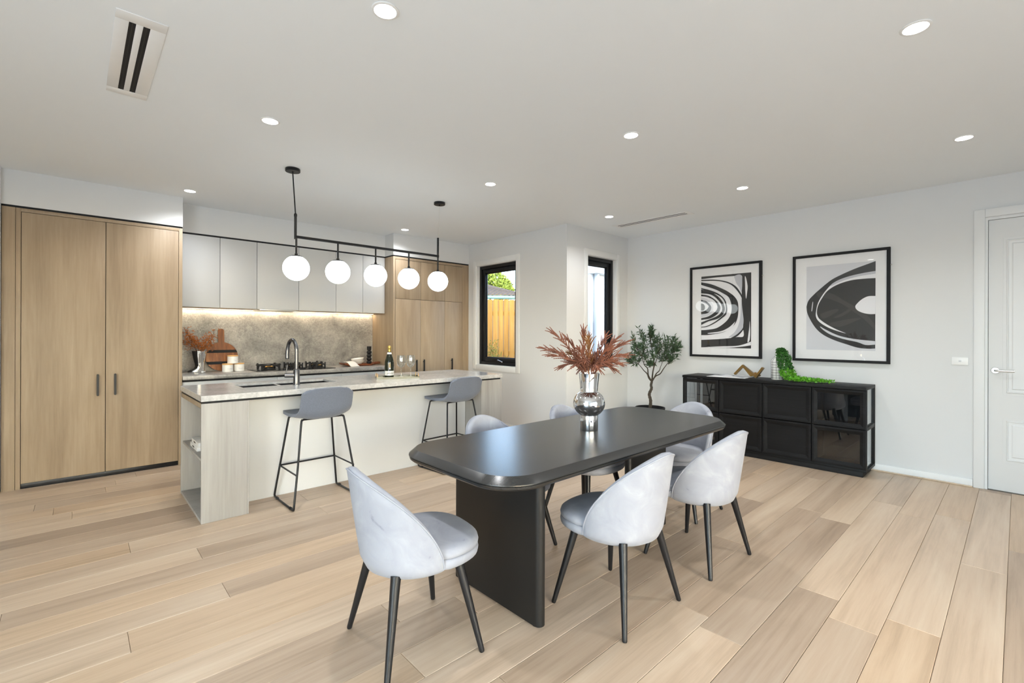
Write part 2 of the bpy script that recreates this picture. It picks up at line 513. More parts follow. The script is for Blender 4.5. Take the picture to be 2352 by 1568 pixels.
# walls
W2 = 0.12
DY0, DY1, DZ = -0.70, 0.20, 2.345
struct(boxes('wall_right', [((XR, YB, 0), (XR+W2, DY0, CZ)), ((XR, DY1, 0), (XR+W2, YRET+W2, CZ)), ((XR, DY0, DZ), (XR+W2, DY1, CZ)),
                            ((XR+W2, DY0, 0), (XR+W2+0.02, DY1, DZ))], 'wall_paint'))
w1 = (4.722, 5.585, 0.875, 2.348)     # window in the kitchen side wall: y0 y1 z0 z1
w2 = (4.866, 5.50, 0.877, 2.360)      # window in the return wall: x0 x1 z0 z1
struct(boxes('wall_window', [((XW, YRET, 0), (XW+W2, w1[0], CZ)), ((XW, w1[1], 0), (XW+W2, YK, CZ)),
                             ((XW, w1[0], 0), (XW+W2, w1[1], w1[2])), ((XW, w1[0], w1[3]), (XW+W2, w1[1], CZ))], 'wall_paint'))
struct(boxes('wall_return', [((XW+W2, YRET, 0), (w2[0], YRET+W2, CZ)), ((w2[1], YRET, 0), (XR, YRET+W2, CZ)),
                             ((w2[0], YRET, 0), (w2[1], YRET+W2, w2[2])), ((w2[0], YRET, w2[3]), (w2[1], YRET+W2, CZ))], 'wall_paint'))
struct(boxes('wall_kitchen', [((XL, YK, 0), (XW+W2, YK+W2, CZ))], 'wall_paint'))
struct(boxes('wall_pantry_side', [((XL, 5.70, 0), (-0.462, YK, CZ))], 'wall_paint'))
# walls behind the camera with the wide openings the daylight comes through
struct(boxes('wall_back', [((XL, YB-W2, 0), (-0.7, YB, CZ)), ((2.7, YB-W2, 0), (XR+W2, YB, CZ)), ((-0.7, YB-W2, 2.4), (2.7, YB, CZ))], 'wall_paint'))
struct(boxes('wall_left', [((XL-W2, YB, 0), (XL, -1.5, CZ)), ((XL-W2, 1.8, 0), (XL, 5.70, CZ)), ((XL-W2, -1.5, 2.4), (XL, 1.8, CZ))], 'wall_paint'))
struct(boxes('wall_bulkhead', [((-0.462, 5.752, 2.404), (0.788, YK, CZ)), ((0.788, 6.02, 2.404), (3.158, YK, CZ)), ((3.158, 5.782, 2.404), (XW, YK, CZ))], 'wall_paint', bev=0.0))
struct(boxes('trim_shadow_line', [((-0.462, 5.764, 2.389), (0.786, YK, 2.404)), ((0.788, 6.022, 2.389), (3.158, YK, 2.404)), ((3.158, 5.792, 2.389), (XW-0.002, YK, 2.404))], 'black_matt'))  # black filler paints in the shade of the recessed gap

# glazed doors behind the camera
def slider(name, axis, at, a, b, n):
    bm = B()
    z1 = 2.4
    def bar(u0, u1, z0, z1_):
        if axis == 'y': box(bm, (u0, at-0.09, z0), (u1, at-0.03, z1_), 0.003)
        else: box(bm, (at-0.09, u0, z0), (at-0.03, u1, z1_), 0.003)
    bar(a, b, 0, 0.06); bar(a, b, z1-0.07, z1)
    for i in range(n+1):
        u = a+(b-a)*i/n
        bar(max(a, u-0.035), min(b, u+0.035), 0.06, z1-0.07)
    f = struct(obj(name, bm, 'black_metal'))
    bm = B()
    if axis == 'y': box(bm, (a+0.03, at-0.063, 0.05), (b-0.03, at-0.057, z1-0.06))
    else: box(bm, (at-0.063, a+0.03, 0.05), (at-0.057, b-0.03, z1-0.06))
    obj('pane', bm, 'pane_glass', f)
slider('door_2', 'y', YB, -0.7, 2.7, 3)
slider('door_3', 'x', XL, -1.5, 1.8, 2)

# added unseen slabs that block sky light from the two glazed walls
struct(boxes('sky_blocker', [((-1.6, YB-3.6, 2.52), (3.6, YB-W2-0.01, 2.62)), ((XL-3.6, -3.5, 2.52), (XL-W2-0.01, 2.2, 2.62))], 'cladding_white'))
# skirting
def skirt(name, a, b):
    struct(bx(name, a, b, 'trim_paint', bev=0.003))
skirt('baseboard_right', (XR-0.016, 0.272, 0), (XR, YRET, 0.068))
skirt('baseboard_return', (XW+0.0, YRET-0.016, 0), (XR-0.016, YRET, 0.068))
skirt('baseboard_window', (XW-0.016, YRET-0.016, 0), (XW, 5.78, 0.068))
skirt('baseboard_right_far', (XR-0.016, YB, 0), (XR, DY0-0.072, 0.068))
bx_q = B(); box(bx_q, (XR-0.03, 0.272, 0), (XR-0.016, 3.7, 0.012), 0.003)
struct(obj('trim_floor_bead', bx_q, 'floor_oak'))

# panelled door in the right wall
def mitre_frame(bm, axis, plane, thick, u0, u1, z0, z1, w, sill=True, bev=0.004):
    """flat architrave around an opening; u is the horizontal axis in the wall"""
    def pc(a0, a1, b0, b1):
        if axis == 'x': box(bm, (plane-thick, a0, b0), (plane, a1, b1), bev)
        else: box(bm, (a0, plane-thick, b0), (a1, plane, b1), bev)
    pc(u0-w, u0, z0-(w if sill else 0), z1+w); pc(u1, u1+w, z0-(w if sill else 0), z1+w)
    pc(u0, u1, z1, z1+w)
    if sill: pc(u0, u1, z0-w, z0)
d1 = bm = B()
mitre_frame(bm, 'x', XR, 0.018, DY0, DY1, 0, 2.352, 0.07, sill=False)
struct(obj('trim_door_architrave', bm, 'trim_paint'))
bm = B()
box(bm, (XR, DY1-0.018, 0), (XR+0.1, DY1, DZ)); box(bm, (XR, DY0, 0), (XR+0.1, DY0+0.018, DZ)); box(bm, (XR, DY0+0.018, DZ-0.018), (XR+0.1, DY1-0.018, DZ))
box(bm, (XR+0.055, DY1-0.03, 0), (XR+0.07, DY1-0.018, DZ-0.018)); 
struct(obj('trim_door_jamb', bm, 'trim_paint'))
ly0, ly1 = DY0+0.02, DY1-0.021
fx = XR+0.014
dr = struct(bx('door_1', (fx, ly0, 0.006), (fx+0.036, ly1, DZ-0.02), 'trim_paint', bev=0.002))
def door_panel(z0, z1, ya, yb):
    # moulded panel: sunken groove ring with a raised field, as one pressed piece
    bm = B()
    steps = [(0.0, 0.0), (0.008, -0.007), (0.022, 0.004), (0.030, 0.0055), (0.055, 0.0015), (0.06, -0.004)]
    prev = []
    outl = []
    for ins, h in [(0, 0.0005), (0.004, -0.006), (0.016, -0.006), (0.026, 0.006), (0.030, 0.006), (0.034, 0.0005), (0.052, 0.0005), (0.060, 0.006)]:
        x = fx-0.0005-h
        outl.append([(x, ya+ins, z0+ins), (x, yb-ins, z0+ins), (x, yb-ins, z1-ins), (x, ya+ins, z1-ins)])
    rings = [[bm.verts.new(p) for p in o] for o in outl]
    for a, b in zip(rings[:-1], rings[1:]):
        for k in range(4): bm.faces.new((a[k], a[(k+1) % 4], b[(k+1) % 4], b[k]))
    bm.faces.new(rings[-1])
    back = [bm.verts.new((fx+0.012, p.co.y, p.co.z)) for p in rings[0]]
    for k in range(4): bm.faces.new((back[k], back[(k+1) % 4], rings[0][(k+1) % 4], rings[0][k]))
    bm.faces.new(back[::-1])
    obj('door_panel', bm, 'trim_paint', dr, smooth=False)
door_panel(0.82, 2.165, ly0+0.10, 0.092)
door_panel(0.245, 0.628, ly0+0.10, 0.092)
hz, hy = 1.03, 0.136
bm = B()
v0 = 0
lathe(bm, [(0, 0.012), (0.024, 0.012), (0.0275, 0.009), (0.0275, 0), (0, 0)], (0, 0, 0), 28)
bmesh.ops.rotate(bm, verts=bm.verts, cent=(0, 0, 0), matrix=Matrix.Rotation(R(-90), 3, 'Y'))
bmesh.ops.translate(bm, verts=bm.verts, vec=(fx-0.001, hy, hz))
hd = obj('door_handle', bm, 'satin_nickel', dr)
bm = B()
tube(bm, smooth_path([(fx-0.008, hy, hz), (fx-0.035, hy, hz), (fx-0.047, hy-0.012, hz), (fx-0.048, hy-0.05, hz), (fx-0.048, hy-0.112, hz)], 6), 0.0095, 12)
obj('lever', bm, 'satin_nickel', hd)

# windows
def window(name, axis, plane, u0, u1, z0, z1, s, winder):
    """s = +1: the outside lies on the + side of the plane"""
    mk = (lambda d0, d1, a0, a1, b0, b1: ((plane+min(d0, d1), a0, b0), (plane+max(d0, d1), a1, b1))) if axis == 'x' else (lambda d0, d1, a0, a1, b0, b1: ((a0, plane+min(d0, d1), b0), (a1, plane+max(d0, d1), b1)))
    def ring(bm, d0, d1, a0, a1, b0, b1, wd, bev):
        box(bm, *mk(d0, d1, a0, a0+wd, b0, b1), bev); box(bm, *mk(d0, d1, a1-wd, a1, b0, b1), bev)
        box(bm, *mk(d0, d1, a0+wd, a1-wd, b0, b0+wd), bev); box(bm, *mk(d0, d1, a0+wd, a1-wd, b1-wd, b1), bev)
    bm = B()
    ring(bm, 0.055, 0.13, u0, u1, z0, z1, 0.045, 0.002)
    win = struct(obj(name, bm, 'black_metal'))
    bm = B()
    ring(bm, 0.078, 0.125, u0+0.046, u1-0.046, z0+0.046, z1-0.046, 0.058, 0.003)
    ring(bm, 0.098, 0.118, u0+0.1035, u1-0.1035, z0+0.1035, z1-0.1035, 0.012, 0.002)
    obj('sash', bm, 'black_metal', win)
    bm = B()
    box(bm, *mk(0.105, 0.109, u0+0.104, u1-0.104, z0+0.104, z1-0.104))
    obj('pane', bm, 'pane_glass', win)
    # white reveal lining
    bm = B()
    ring(bm, -0.004, 0.0545, u0-0.012, u1+0.012, z0-0.012, z1+0.012, 0.0125, 0.0)
    obj('reveal', bm, 'trim_paint', win)
    if winder:
        uc = (u0+u1)/2
        bm = B()
        box(bm, *mk(0.048, 0.078, uc-0.045, uc+0.045, z0+0.047, z0+0.075), 0.004)
        wd = obj('winder', bm, 'black_metal', win)
        bm = B()
        q = (lambda d, a, b: (plane+d, a, b)) if axis == 'x' else (lambda d, a, b: (a, plane+d, b))
        tube(bm, smooth_path([q(0.05, uc, z0+0.065), q(0.03, uc-0.02, z0+0.078), q(0.025, uc-0.06, z0+0.07), q(0.025, uc-0.11, z0+0.055)], 5), 0.006, 8)
        sphere(bm, q(0.025, uc-0.115, z0+0.054), 0.010, 10, 6)
        obj('winder_arm', bm, 'satin_nickel', wd)
    bm = B()
    mitre_frame(bm, axis, plane, 0.014, u0-0.008, u1+0.008, z0-0.008, z1+0.008, 0.074)
    struct(obj('trim_'+name, bm, 'trim_paint'))
window('window_1', 'x', XW, w1[0], w1[1], w1[2], w1[3], 1, True)
window('window_2', 'y', YRET, w2[0], w2[1], w2[2], w2[3], 1, False)

# ================================================================== outside the windows
struct(boxes('ground', [((-30, YK+0.6, -0.5), (45, 60, -0.4)), ((XW+0.15, YRET+0.13, -0.5), (45, YK+0.6, -0.4)), ((-30, -40, -0.5), (45, YB-0.2, -0.1)), ((-30, YB-0.2, -0.5), (XL-0.2, YK+0.6, -0.1))], 'dirt'))
fd = 9.4
fence = thing('paling_fence', 'sunlit golden timber paling fence outside the windows', 'fence', tuple(fw*fd+rt0*0.4+Vector((0, 0, -0.4))))
def fpt(u, d, z): return fw*(fd+d)+rt0*u+Vector((0, 0, z))
base = None
ang = math.atan2(rt0.y, rt0.x)
for i in range(46):
    u = -2.6+i*0.108
    h = 2.02+rng.uniform(-0.006, 0.01)
    bm = B()
    box(bm, (-0.05, -0.008, 0), (0.05, 0.008, h+0.4), 0.002, 1)
    bmesh.ops.rotate(bm, verts=bm.verts, cent=(0, 0, 0), matrix=Matrix.Rotation(ang, 3, 'Z'))
    me = bpy.data.meshes.new('paling'); bm.to_mesh(me); bm.free()
    me.materials.append(MATS['fence_pine'])
    o = bpy.data.objects.new('paling', me); COL.objects.link(o); o.parent = fence
    o.location = fpt(u, rng.uniform(-0.004, 0.004) + (0.012 if i % 2 else -0.006), -0.4)-Vector(fence.location)
for z in (0.1, 0.9, 1.7):
    bm = B()
    box(bm, (-2.7, 0.02, z), (2.4, 0.06, z+0.09), 0.003, 1)
    bmesh.ops.rotate(bm, verts=bm.verts, cent=(0, 0, 0), matrix=Matrix.Rotation(ang, 3, 'Z'))
    bmesh.ops.translate(bm, verts=bm.verts, vec=fw*fd)
    obj('rail', bm, 'fence_pine', fence)
# neighbour's roof beyond the fence
def wp(px, py, d):
    """point seen at a pixel of the photograph, at depth d along the view axis"""
    return Vector((0, 0, CAM_H))+(fw+rt*(px-1175.7)/FPX+up*(HORIZON-py)/FPX)*d
roof = thing('neighbour_roof', 'dark tiled neighbouring roof with pale green gutter above the fence', 'roof', tuple(wp(1150, 690, 14)))
ga, gb = wp(1040, 681.5, 14.0), wp(1290, 684.5, 14.4)
bm = B()
tube(bm, [ga, gb], 0.055, 8)
obj('gutter', bm, 'gutter_green', roof)
bm = B()
n1, n2 = wp(1040, 690, 14.05), wp(1290, 692, 14.45)
stack(bm, [[n1+Vector((0, 0, 0.02)), n2+Vector((0, 0, 0.02)), n2+fw*0.5+Vector((0, 0, 0.02)), n1+fw*0.5+Vector((0, 0, 0.02))], [n1-Vector((0, 0, 2.0)), n2-Vector((0, 0, 2.0)), n2+fw*0.5-Vector((0, 0, 2.0)), n1+fw*0.5-Vector((0, 0, 2.0))]])
obj('wall_panel', bm, 'charcoal_tile', roof)
ra, rb_ = ga+Vector((0, 0, 0.05)), gb+Vector((0, 0, 0.05))
ta, tb = wp(1040, 641, 16.5), wp(1225, 690, 14.6)
rows, cols = 7, 26
for i in range(rows):
    f0, f1 = i/rows, (i+1.12)/rows
    bm = B()
    L0, L1 = ra.lerp(ta, f0), ra.lerp(ta, min(1, f1))
    R0, R1 = rb_.lerp(tb, f0), rb_.lerp(tb, min(1, f1))
    pts0, pts1, top0, top1 = [], [], [], []
    for j in range(cols*4+1):
        t = j/(cols*4)
        wv = 0.018*math.sin(2*math.pi*t*cols)
        pts0.append(L0.lerp(R0, t)+Vector((0, 0, 0.06+wv))); pts1.append(L1.lerp(R1, t)+Vector((0, 0, 0.02+wv)))
    va = [bm.verts.new(p) for p in pts0]; vb = [bm.verts.new(p) for p in pts1]; vc = [bm.verts.new(p-Vector((0, 0, 0.05))) for p in pts0]
    for j in range(len(va)-1):
        bm.faces.new((va[j], va[j+1], vb[j+1], vb[j])); bm.faces.new((vc[j], vc[j+1], va[j+1], va[j]))
    obj('tile_course', bm, 'roof_tile', roof)
bm = B(); tube(bm, [ta+Vector((0, 0, 0.04)), tb+Vector((0, 0, 0.04))], 0.09, 8); obj('ridge_cap', bm, 'roof_tile', roof)

def leaf_cloud(bm, rnd, n, pos, size, width=0.45):
    for _ in range(n):
        p = pos(rnd)
        if p is None: continue
        s = size*rnd.uniform(0.6, 1.3)
        d = Vector((rnd.gauss(0, 1), rnd.gauss(0, 1), rnd.gauss(0, 1))).normalized()
        q = d.orthogonal().normalized()
        q = Matrix.Rotation(rnd.uniform(0, 6.28), 3, d) @ q
        nrm = d.cross(q)
        a = bm.verts.new(p); c = bm.verts.new(p+d*s)
        l = bm.verts.new(p+d*s*0.5+q*s*width*0.5+nrm*s*0.08); r_ = bm.verts.new(p+d*s*0.5-q*s*width*0.5+nrm*s*0.08)
        bm.faces.new((a, l, c)); bm.faces.new((a, c, r_))
def blob_tree(name, label, centers, leafmat, n, size, base, seed, width=0.6):
    rnd = random.Random(seed)
    t = thing(name, label, 'tree', tuple(base))
    bm = B()
    def pos(r):
        c, rad = r.choice(centers)
        d = Vector((r.gauss(0, 1), r.gauss(0, 1), r.gauss(0, 1))).normalized()
        return Vector(c)+d*rad*(r.uniform(0.75, 1.0))
    leaf_cloud(bm, rnd, n, pos, size, width)
    f = obj('foliage', bm, leafmat, t, smooth=False); f['kind'] = 'stuff'
    bm = B()
    top = sum((Vector(c) for c, r in centers), Vector())/len(centers)
    tube(bm, [base, base.lerp(top, 0.5)+Vector((0.1, 0.1, 0)), top], [0.16, 0.12, 0.05], 8)
    for c, r in centers: tube(bm, [base.lerp(top, 0.6), Vector(c)], [0.08, 0.02], 6)
    obj('trunk', bm, 'bark', t)
tc_ = [(wp(1120, 655, 18), 0.45), (wp(1140, 648, 18.3), 0.40), (wp(1158, 660, 18.2), 0.33), (wp(1100, 660, 18), 0.5), (wp(1150, 668, 17.8), 0.35), (wp(1168, 672, 18), 0.22)]
blob_tree('garden_tree', 'bushy yellow-green tree rising behind the neighbouring roof', tc_, 'tree_leaf', 5200, 0.11, Vector((wp(1130, 800, 18).x, wp(1130, 800, 18).y, -0.4)), 5)
hc = [(wp(1352, 662, 11.5), 0.22), (wp(1356, 676, 11.5), 0.22), (wp(1362, 650, 11.8), 0.18), (wp(1350, 690, 11.5), 0.25), (wp(1370, 670, 11.8), 0.25)]
blob_tree('hedge_tree', 'dark green clipped tree seen through the narrow return window', hc, 'hedge_leaf', 1500, 0.09, Vector((wp(1355, 800, 11.5).x, wp(1355, 800, 11.5).y, -0.4)), 6)
# weeds in front of the fence
wb0 = fpt(0, -0.35, -0.4)+rt0*((1136-1175.7)/FPX*(fd-0.35))
wd_ = thing('weed_clump', 'spindly weeds growing at the foot of the golden fence', 'weeds', tuple(wb0))
for i, (px, hgt) in enumerate(((1126, 0.78), (1133, 0.95), (1141, 0.62), (1156, 0.42))):
    b0 = fpt(0, -0.35, -0.4)+rt0*((px-1175.7)/FPX*(fd-0.35))
    rnd = random.Random(20+i)
    bm = B()
    topz = 0.62+hgt*0.62
    tp = b0+rt0*rnd.uniform(-0.10, 0.10)+Vector((0, 0, topz+0.4))
    tube(bm, [b0, b0.lerp(tp, 0.5)+rt0*rnd.uniform(-0.03, 0.03), tp], [0.006, 0.005, 0.002], 5)
    ws = obj('stem', bm, 'weed_leaf', wd_)
    bm = B()
    leaf_cloud(bm, rnd, 130, lambda r: b0+rt0*r.gauss(0, 0.06)+fw*r.gauss(0, 0.05)+Vector((0, 0, 0.4+topz*(1-r.random()**1.3))), 0.085, 0.22)
    f = obj('foliage', bm, 'weed_leaf', ws, smooth=False); f['kind'] = 'stuff'
# white clad corner with a downpipe seen through the return window
ex = thing('clad_post', 'white clad house corner with downpipe outside the return window', 'post', (6.3, 4.8, -0.4))
boxes('cladding', [((6.03, 4.66, -0.4), (6.7, 5.0, 2.30))], 'cladding_white', ex, bev=0.004)
boxes('fascia', [((6.02, 4.52, 2.30), (7.0, 5.1, 2.48))], 'cladding_white', ex, bev=0.004)
bm = B(); tube(bm, [(6.13, 4.61, -0.4), (6.13, 4.61, 2.30)], 0.04, 12); obj('downpipe', bm, 'cladding_white', ex)

# ================================================================== kitchen joinery
def bar_handle(parent, x, y, z0, z1, horizontal=False):
    # flat lozenge pull standing off the door
    bm = B()
    o = rrect(x-0.0085, x+0.0085, z0, z1, 0.0084, 6)
    stack(bm, [[(p[0], y-0.022, p[1]) for p in o], [(p[0], y-0.034, p[1]) for p in o]])
    for z in (z0+0.03, z1-0.03): box(bm, (x-0.005, y-0.022, z-0.005), (x+0.005, y-0.0005, z+0.005))
    return obj('handle', bm, 'black_metal', parent)
# --- tall pantry on the left
pt = thing('pantry_cabinet', 'full-height oak pantry with two plain doors and black pulls', 'cabinet', (0.2, 5.76, 0))
FY = 5.755
bx('carcass', (-0.37, FY+0.03, 0.0), (0.782, YK-0.002, 2.386), 'gap_shade', pt)
bx('side_panel', (-0.458, FY-0.004, 0.0), (-0.379, FY+0.03, 2.386), 'oak', pt)
bx('stile', (-0.377, FY-0.002, 0.0), (-0.347, FY+0.03, 2.386), 'oak', pt)
bx('stile', (0.756, FY-0.002, 0.0), (0.786, FY+0.03, 2.386), 'oak', pt)
bx('top_rail', (-0.3465, FY-0.002, 2.356), (0.7555, FY+0.03, 2.386), 'oak', pt)
bx('kick_board', (-0.346, FY+0.010, 0.0), (0.755, FY+0.029, 0.043), 'black_metal', pt)
for xa, xb, hx in ((-0.3435, 0.1968, 0.145), (0.2012, 0.753, 0.267)):
    d = bx('door', (xa, FY, 0.046), (xb, FY+0.022, 2.353), 'oak', pt)
    bar_handle(d, hx, FY, 0.752, 0.952)
# --- overhead cupboards
OY = 6.012
seams = [0.792, 1.165, 1.537, 2.003, 2.464, 2.832, 3.154]
olab = ['leftmost white overhead cupboard, beside the oak pantry', 'second white overhead cupboard from the oak pantry', 'third white overhead cupboard from the oak pantry, above the rangehood lip',
        'fourth white overhead cupboard from the oak pantry, behind the second globe', 'narrow white overhead cupboard, second from the right end', 'rightmost white overhead cupboard with exposed end, beside tall oak cabinet']
for i in range(6):
    a, b = seams[i]+0.0008, seams[i+1]-0.0008
    t = thing('overhead_cabinet', olab[i], 'cupboard', ((a+b)/2, OY+0.19, 1.612), 'white overhead cupboards')
    bx('carcass', (a, OY+0.019, 1.622), (b, YK-0.018, 2.386), 'gap_shade', t, bev=0)
    bx('door', (a+0.0013, OY, 1.612), (b-0.0013, OY+0.018, 2.384), 'white_laminate', t)
    bx('base_panel', (a, OY+0.019, 1.612), (b, YK-0.06, 1.6215), 'oak', t, bev=0)
hood = thing('rangehood', 'slim metal rangehood lip under the overhead cupboards', 'rangehood', (1.78, 6.2, 1.60))
bm = B()
o = rrect(1.545, 1.995, 6.03, 6.30, 0.06, 6)
stack(bm, [[(p[0], p[1], 1.6115) for p in o], [(p[0], p[1], 1.604) for p in o], [(1.77+(p[0]-1.77)*0.93, 6.165+(p[1]-6.165)*0.9, 1.600) for p in o]])
obj('canopy', bm, 'satin_nickel', hood)
boxes('filter', [((1.60+0.2*i, 6.07, 1.5985), (1.79+0.2*i, 6.26, 1.6005)) for i in range(2)], 'gun_metal', hood)
# --- LED strip under the cupboards, at the splashback
ls = thing('under_cabinet_light', 'warm LED strip glowing under the overhead cupboards', 'light', (1.97, 6.35, 1.60))
bx('housing', (0.80, 6.340, 1.609), (3.15, 6.366, 1.619), 'satin_nickel', ls)
bx('diffuser', (0.802, 6.343, 1.605), (3.148, 6.363, 1.6095), 'strip_glow', ls, bev=0)
al = bpy.data.lights.new('strip_light', 'AREA'); al.shape = 'RECTANGLE'; al.size = 2.34; al.size_y = 0.02
al.energy = 5.5; al.color = (1.0, 0.80, 0.55)
ao = bpy.data.objects.new('strip_light', al); ao.location = (1.975-1.97, 6.353-6.35, 1.6035-1.60); ao.rotation_euler = (0, 0, 0)
COL.objects.link(ao); ao.parent = ls
# --- splashback
tag(bx('splashback', (0.79, YK-0.016, 0.8925), (3.156, YK-0.0015, 1.6105), 'rear_stone', bev=0.0), 'grey veined stone splashback behind the gas cooktop', 'splashback')
# --- rear base cupboards and bench
bl = ['white rear base drawers below the canisters', 'white rear base drawers below the cooktop', 'white rear base drawers beside the tall oak cabinet']
for i, (a, b) in enumerate(((0.79, 1.688), (1.689, 2.44), (2.441, 3.155))):
    t = thing('base_cabinet', bl[i], 'cabinet', ((a+b)/2, 6.05, 0), 'white rear base drawers')
    bx('carcass', (a, 5.80, 0.0), (b, YK-0.02, 0.834), 'gap_shade', t, bev=0)
    bx('shadow_gap_fill', (a, 5.79, 0.830), (b, 5.80, 0.8515), 'black_matt', t, bev=0)  # black filler paints the shadow gap under the rear bench
    for z0, z1 in ((0.09, 0.45), (0.453, 0.828)):
        bx('drawer_front', (a+0.001, 5.78, z0), (b-0.001, 5.798, z1), 'white_laminate', t)
tag(bx('rear_benchtop', (0.790, 5.742, 0.852), (3.156, YK-0.0165, 0.892), 'rear_stone', bev=0.002), 'grey veined stone benchtop under the splashback', 'benchtop')
# --- tall cabinet bank on the right of the splashback
tr = thing('tall_cabinet', 'tall oak cabinet bank with six doors beside the window', 'cabinet', (3.8, 5.8, 0))
GY = 5.785
bx('side_panel', (3.158, GY-0.001, 0), (3.19, YK-0.002, 2.386), 'oak', tr)
bx('carcass', (3.191, GY+0.03, 0), (4.35, YK-0.002, 2.386), 'gap_shade', tr, bev=0)
bx('top_rail', (3.191, GY-0.001, 2.352), (4.355, GY+0.03, 2.386), 'oak', tr)
bx('stile', (4.327, GY-0.001, 0), (4.355, GY+0.03, 2.351), 'oak', tr)
bx('filler', (4.357, GY+0.004, 0), (XW-0.001, GY+0.05, 2.386), 'oak', tr)
bx('kick_board', (3.191, GY+0.012, 0), (4.326, GY+0.03, 0.06), 'black_metal', tr)
cs = [3.193, 3.592, 4.002, 4.325]
for i in range(3):
    bx('upper_door', (cs[i]+0.002, GY, 1.8125), (cs[i+1]-0.002, GY+0.022, 2.348), 'oak', tr)
    d = bx('door', (cs[i]+0.002, GY, 0.063), (cs[i+1]-0.002, GY+0.022, 1.8085), 'oak', tr)
    bar_handle(d, (3.515, 3.637, 4.122)[i], GY, 0.775, 0.965)

# --- island
IX0, IX1, IY0, IY1 = 0.638, 3.43, 3.862, 4.74
isl = thing('kitchen_island', 'long kitchen island with cream front and oak ends', 'island', (2.03, 4.3, 0))
ZT = 0.836
# left open-shelf pillar: boards around a niche that faces the pantry side
bx('end_panel', (IX0, IY0, 0), (0.925, IY0+0.02, ZT), 'oak_daylit', isl)
bx('end_panel', (IX0, IY1-0.02, 0), (0.925, IY1, ZT), 'oak_daylit', isl)
bx('niche_top', (IX0+0.001, IY0+0.0205, ZT-0.034), (0.905, IY1-0.0205, ZT), 'oak', isl)
bx('niche_base', (IX0+0.001, IY0+0.0205, 0), (0.905, IY1-0.0205, 0.022), 'oak_daylit', isl)
bx('niche_back', (0.906, IY0+0.0205, 0), (0.9245, IY1-0.0205, ZT), 'oak_daylit', isl)
bx('shelf', (IX0+0.012, IY0+0.0205, 0.418), (0.9055, IY1-0.0205, 0.436), 'oak_daylit', isl)
bx('return_panel', (0.9255, IY0+0.001, 0), (0.938, 4.134, ZT), 'oak_daylit', isl)
# cream seating panel, carcass, right pillar
bx('front_panel', (0.9385, 4.134, 0.0), (3.135, 4.152, ZT), 'cream_panel', isl)
bx('carcass', (0.9385, 4.18, 0.02), (3.135, IY1-0.02, 0.64), 'white_laminate', isl, bev=0)
bx('right_pillar', (3.1405, IY0, 0), (IX1, IY1, ZT), 'oak_daylit', isl)
for a, b in ((0.9385, 1.67), (1.672, 2.40), (2.402, 3.135)):
    bx('rear_door', (a, IY1-0.019, 0.06), (b, IY1, ZT-0.004), 'white_laminate', isl)
boxes('shadow_gap_fill', [((IX0+0.006, IY0+0.005, ZT), (IX1-0.02, 4.2, 0.8515)), ((IX0+0.006, 4.6, ZT), (IX1-0.02, IY1-0.005, 0.8515)), ((IX0+0.006, 4.2, ZT), (0.93, 4.6, 0.8515)), ((1.80, 4.2, ZT), (IX1-0.02, 4.6, 0.8515))], 'black_matt', isl)  # shade of the gap below the stone, put in as black boxes
# benchtop with a cut-out for the sink
SX0, SX1, SY0, SY1 = 0.985, 1.748, 4.24, 4.565
bm = B()
T0, T1 = 0.852, 0.892
outer = [(IX0-0.002, IY0-0.004), (IX1+0.004, IY0-0.004), (IX1+0.004, IY1+0.004), (IX0-0.002, IY1+0.004)]
inner = [(SX0, SY0), (SX1, SY0), (SX1, SY1), (SX0, SY1)]
def rg(pts, z): return [bm.verts.new((p[0], p[1], z)) for p in pts]
e = 0.002
ins = lambda pts, d: [(pts[0][0]+d, pts[0][1]+d), (pts[1][0]-d, pts[1][1]+d), (pts[2][0]-d, pts[2][1]-d), (pts[3][0]+d, pts[3][1]-d)]
o0, o1, o2 = rg(outer, T0), rg(outer, T1-e), rg(ins(outer, e), T1)
i0, i1 = rg(inner, T1-0.018), rg(inner, T1)
j0, j1 = rg(ins(inner, -0.03), T1-0.018), rg(ins(inner, -0.03), T0)
for k in range(4):
    k2 = (k+1) % 4
    for a, b in ((o0, o1), (o1, o2), (o2, i1), (i1, i0), (i0, j0), (j0, j1), (j1, o0)):
        bm.faces.new((a[k], a[k2], b[k2], b[k]))
ib = obj('island_benchtop', bm, 'island_stone', smooth=False)
tag(ib, 'pale grey stone benchtop of the kitchen island', 'benchtop')
sk = thing('sink', 'black double-bowl sink set under the island benchtop', 'sink', (1.366, 4.40, 0.66))
for a, b in ((SX0-0.004, 1.300), (1.325, SX1+0.004)):
    bm = B()
    y0, y1 = SY0-0.004, SY1+0.004
    wl = 0.003
    box(bm, (a, y0, 0.662), (b, y1, 0.665)); box(bm, (a, y0, 0.665), (a+wl, y1, 0.8735)); box(bm, (b-wl, y0, 0.665), (b, y1, 0.8735))
    box(bm, (a, y0, 0.665), (b, y0+wl, 0.8735)); box(bm, (a, y1-wl, 0.665), (b, y1, 0.8735))
    bw = obj('basin', bm, 'black_matt', sk)
    bm = B(); lathe(bm, [(0, 0.667), (0.03, 0.667), (0.042, 0.666), (0.045, 0.6651)], ((a+b)/2, 4.44, 0), 20); obj('drain', bm, 'gun_metal', bw)
bx('divider', (1.300, SY0-0.004, 0.80), (1.325, SY1+0.004, 0.8735), 'satin_nickel', sk, bev=0.004)
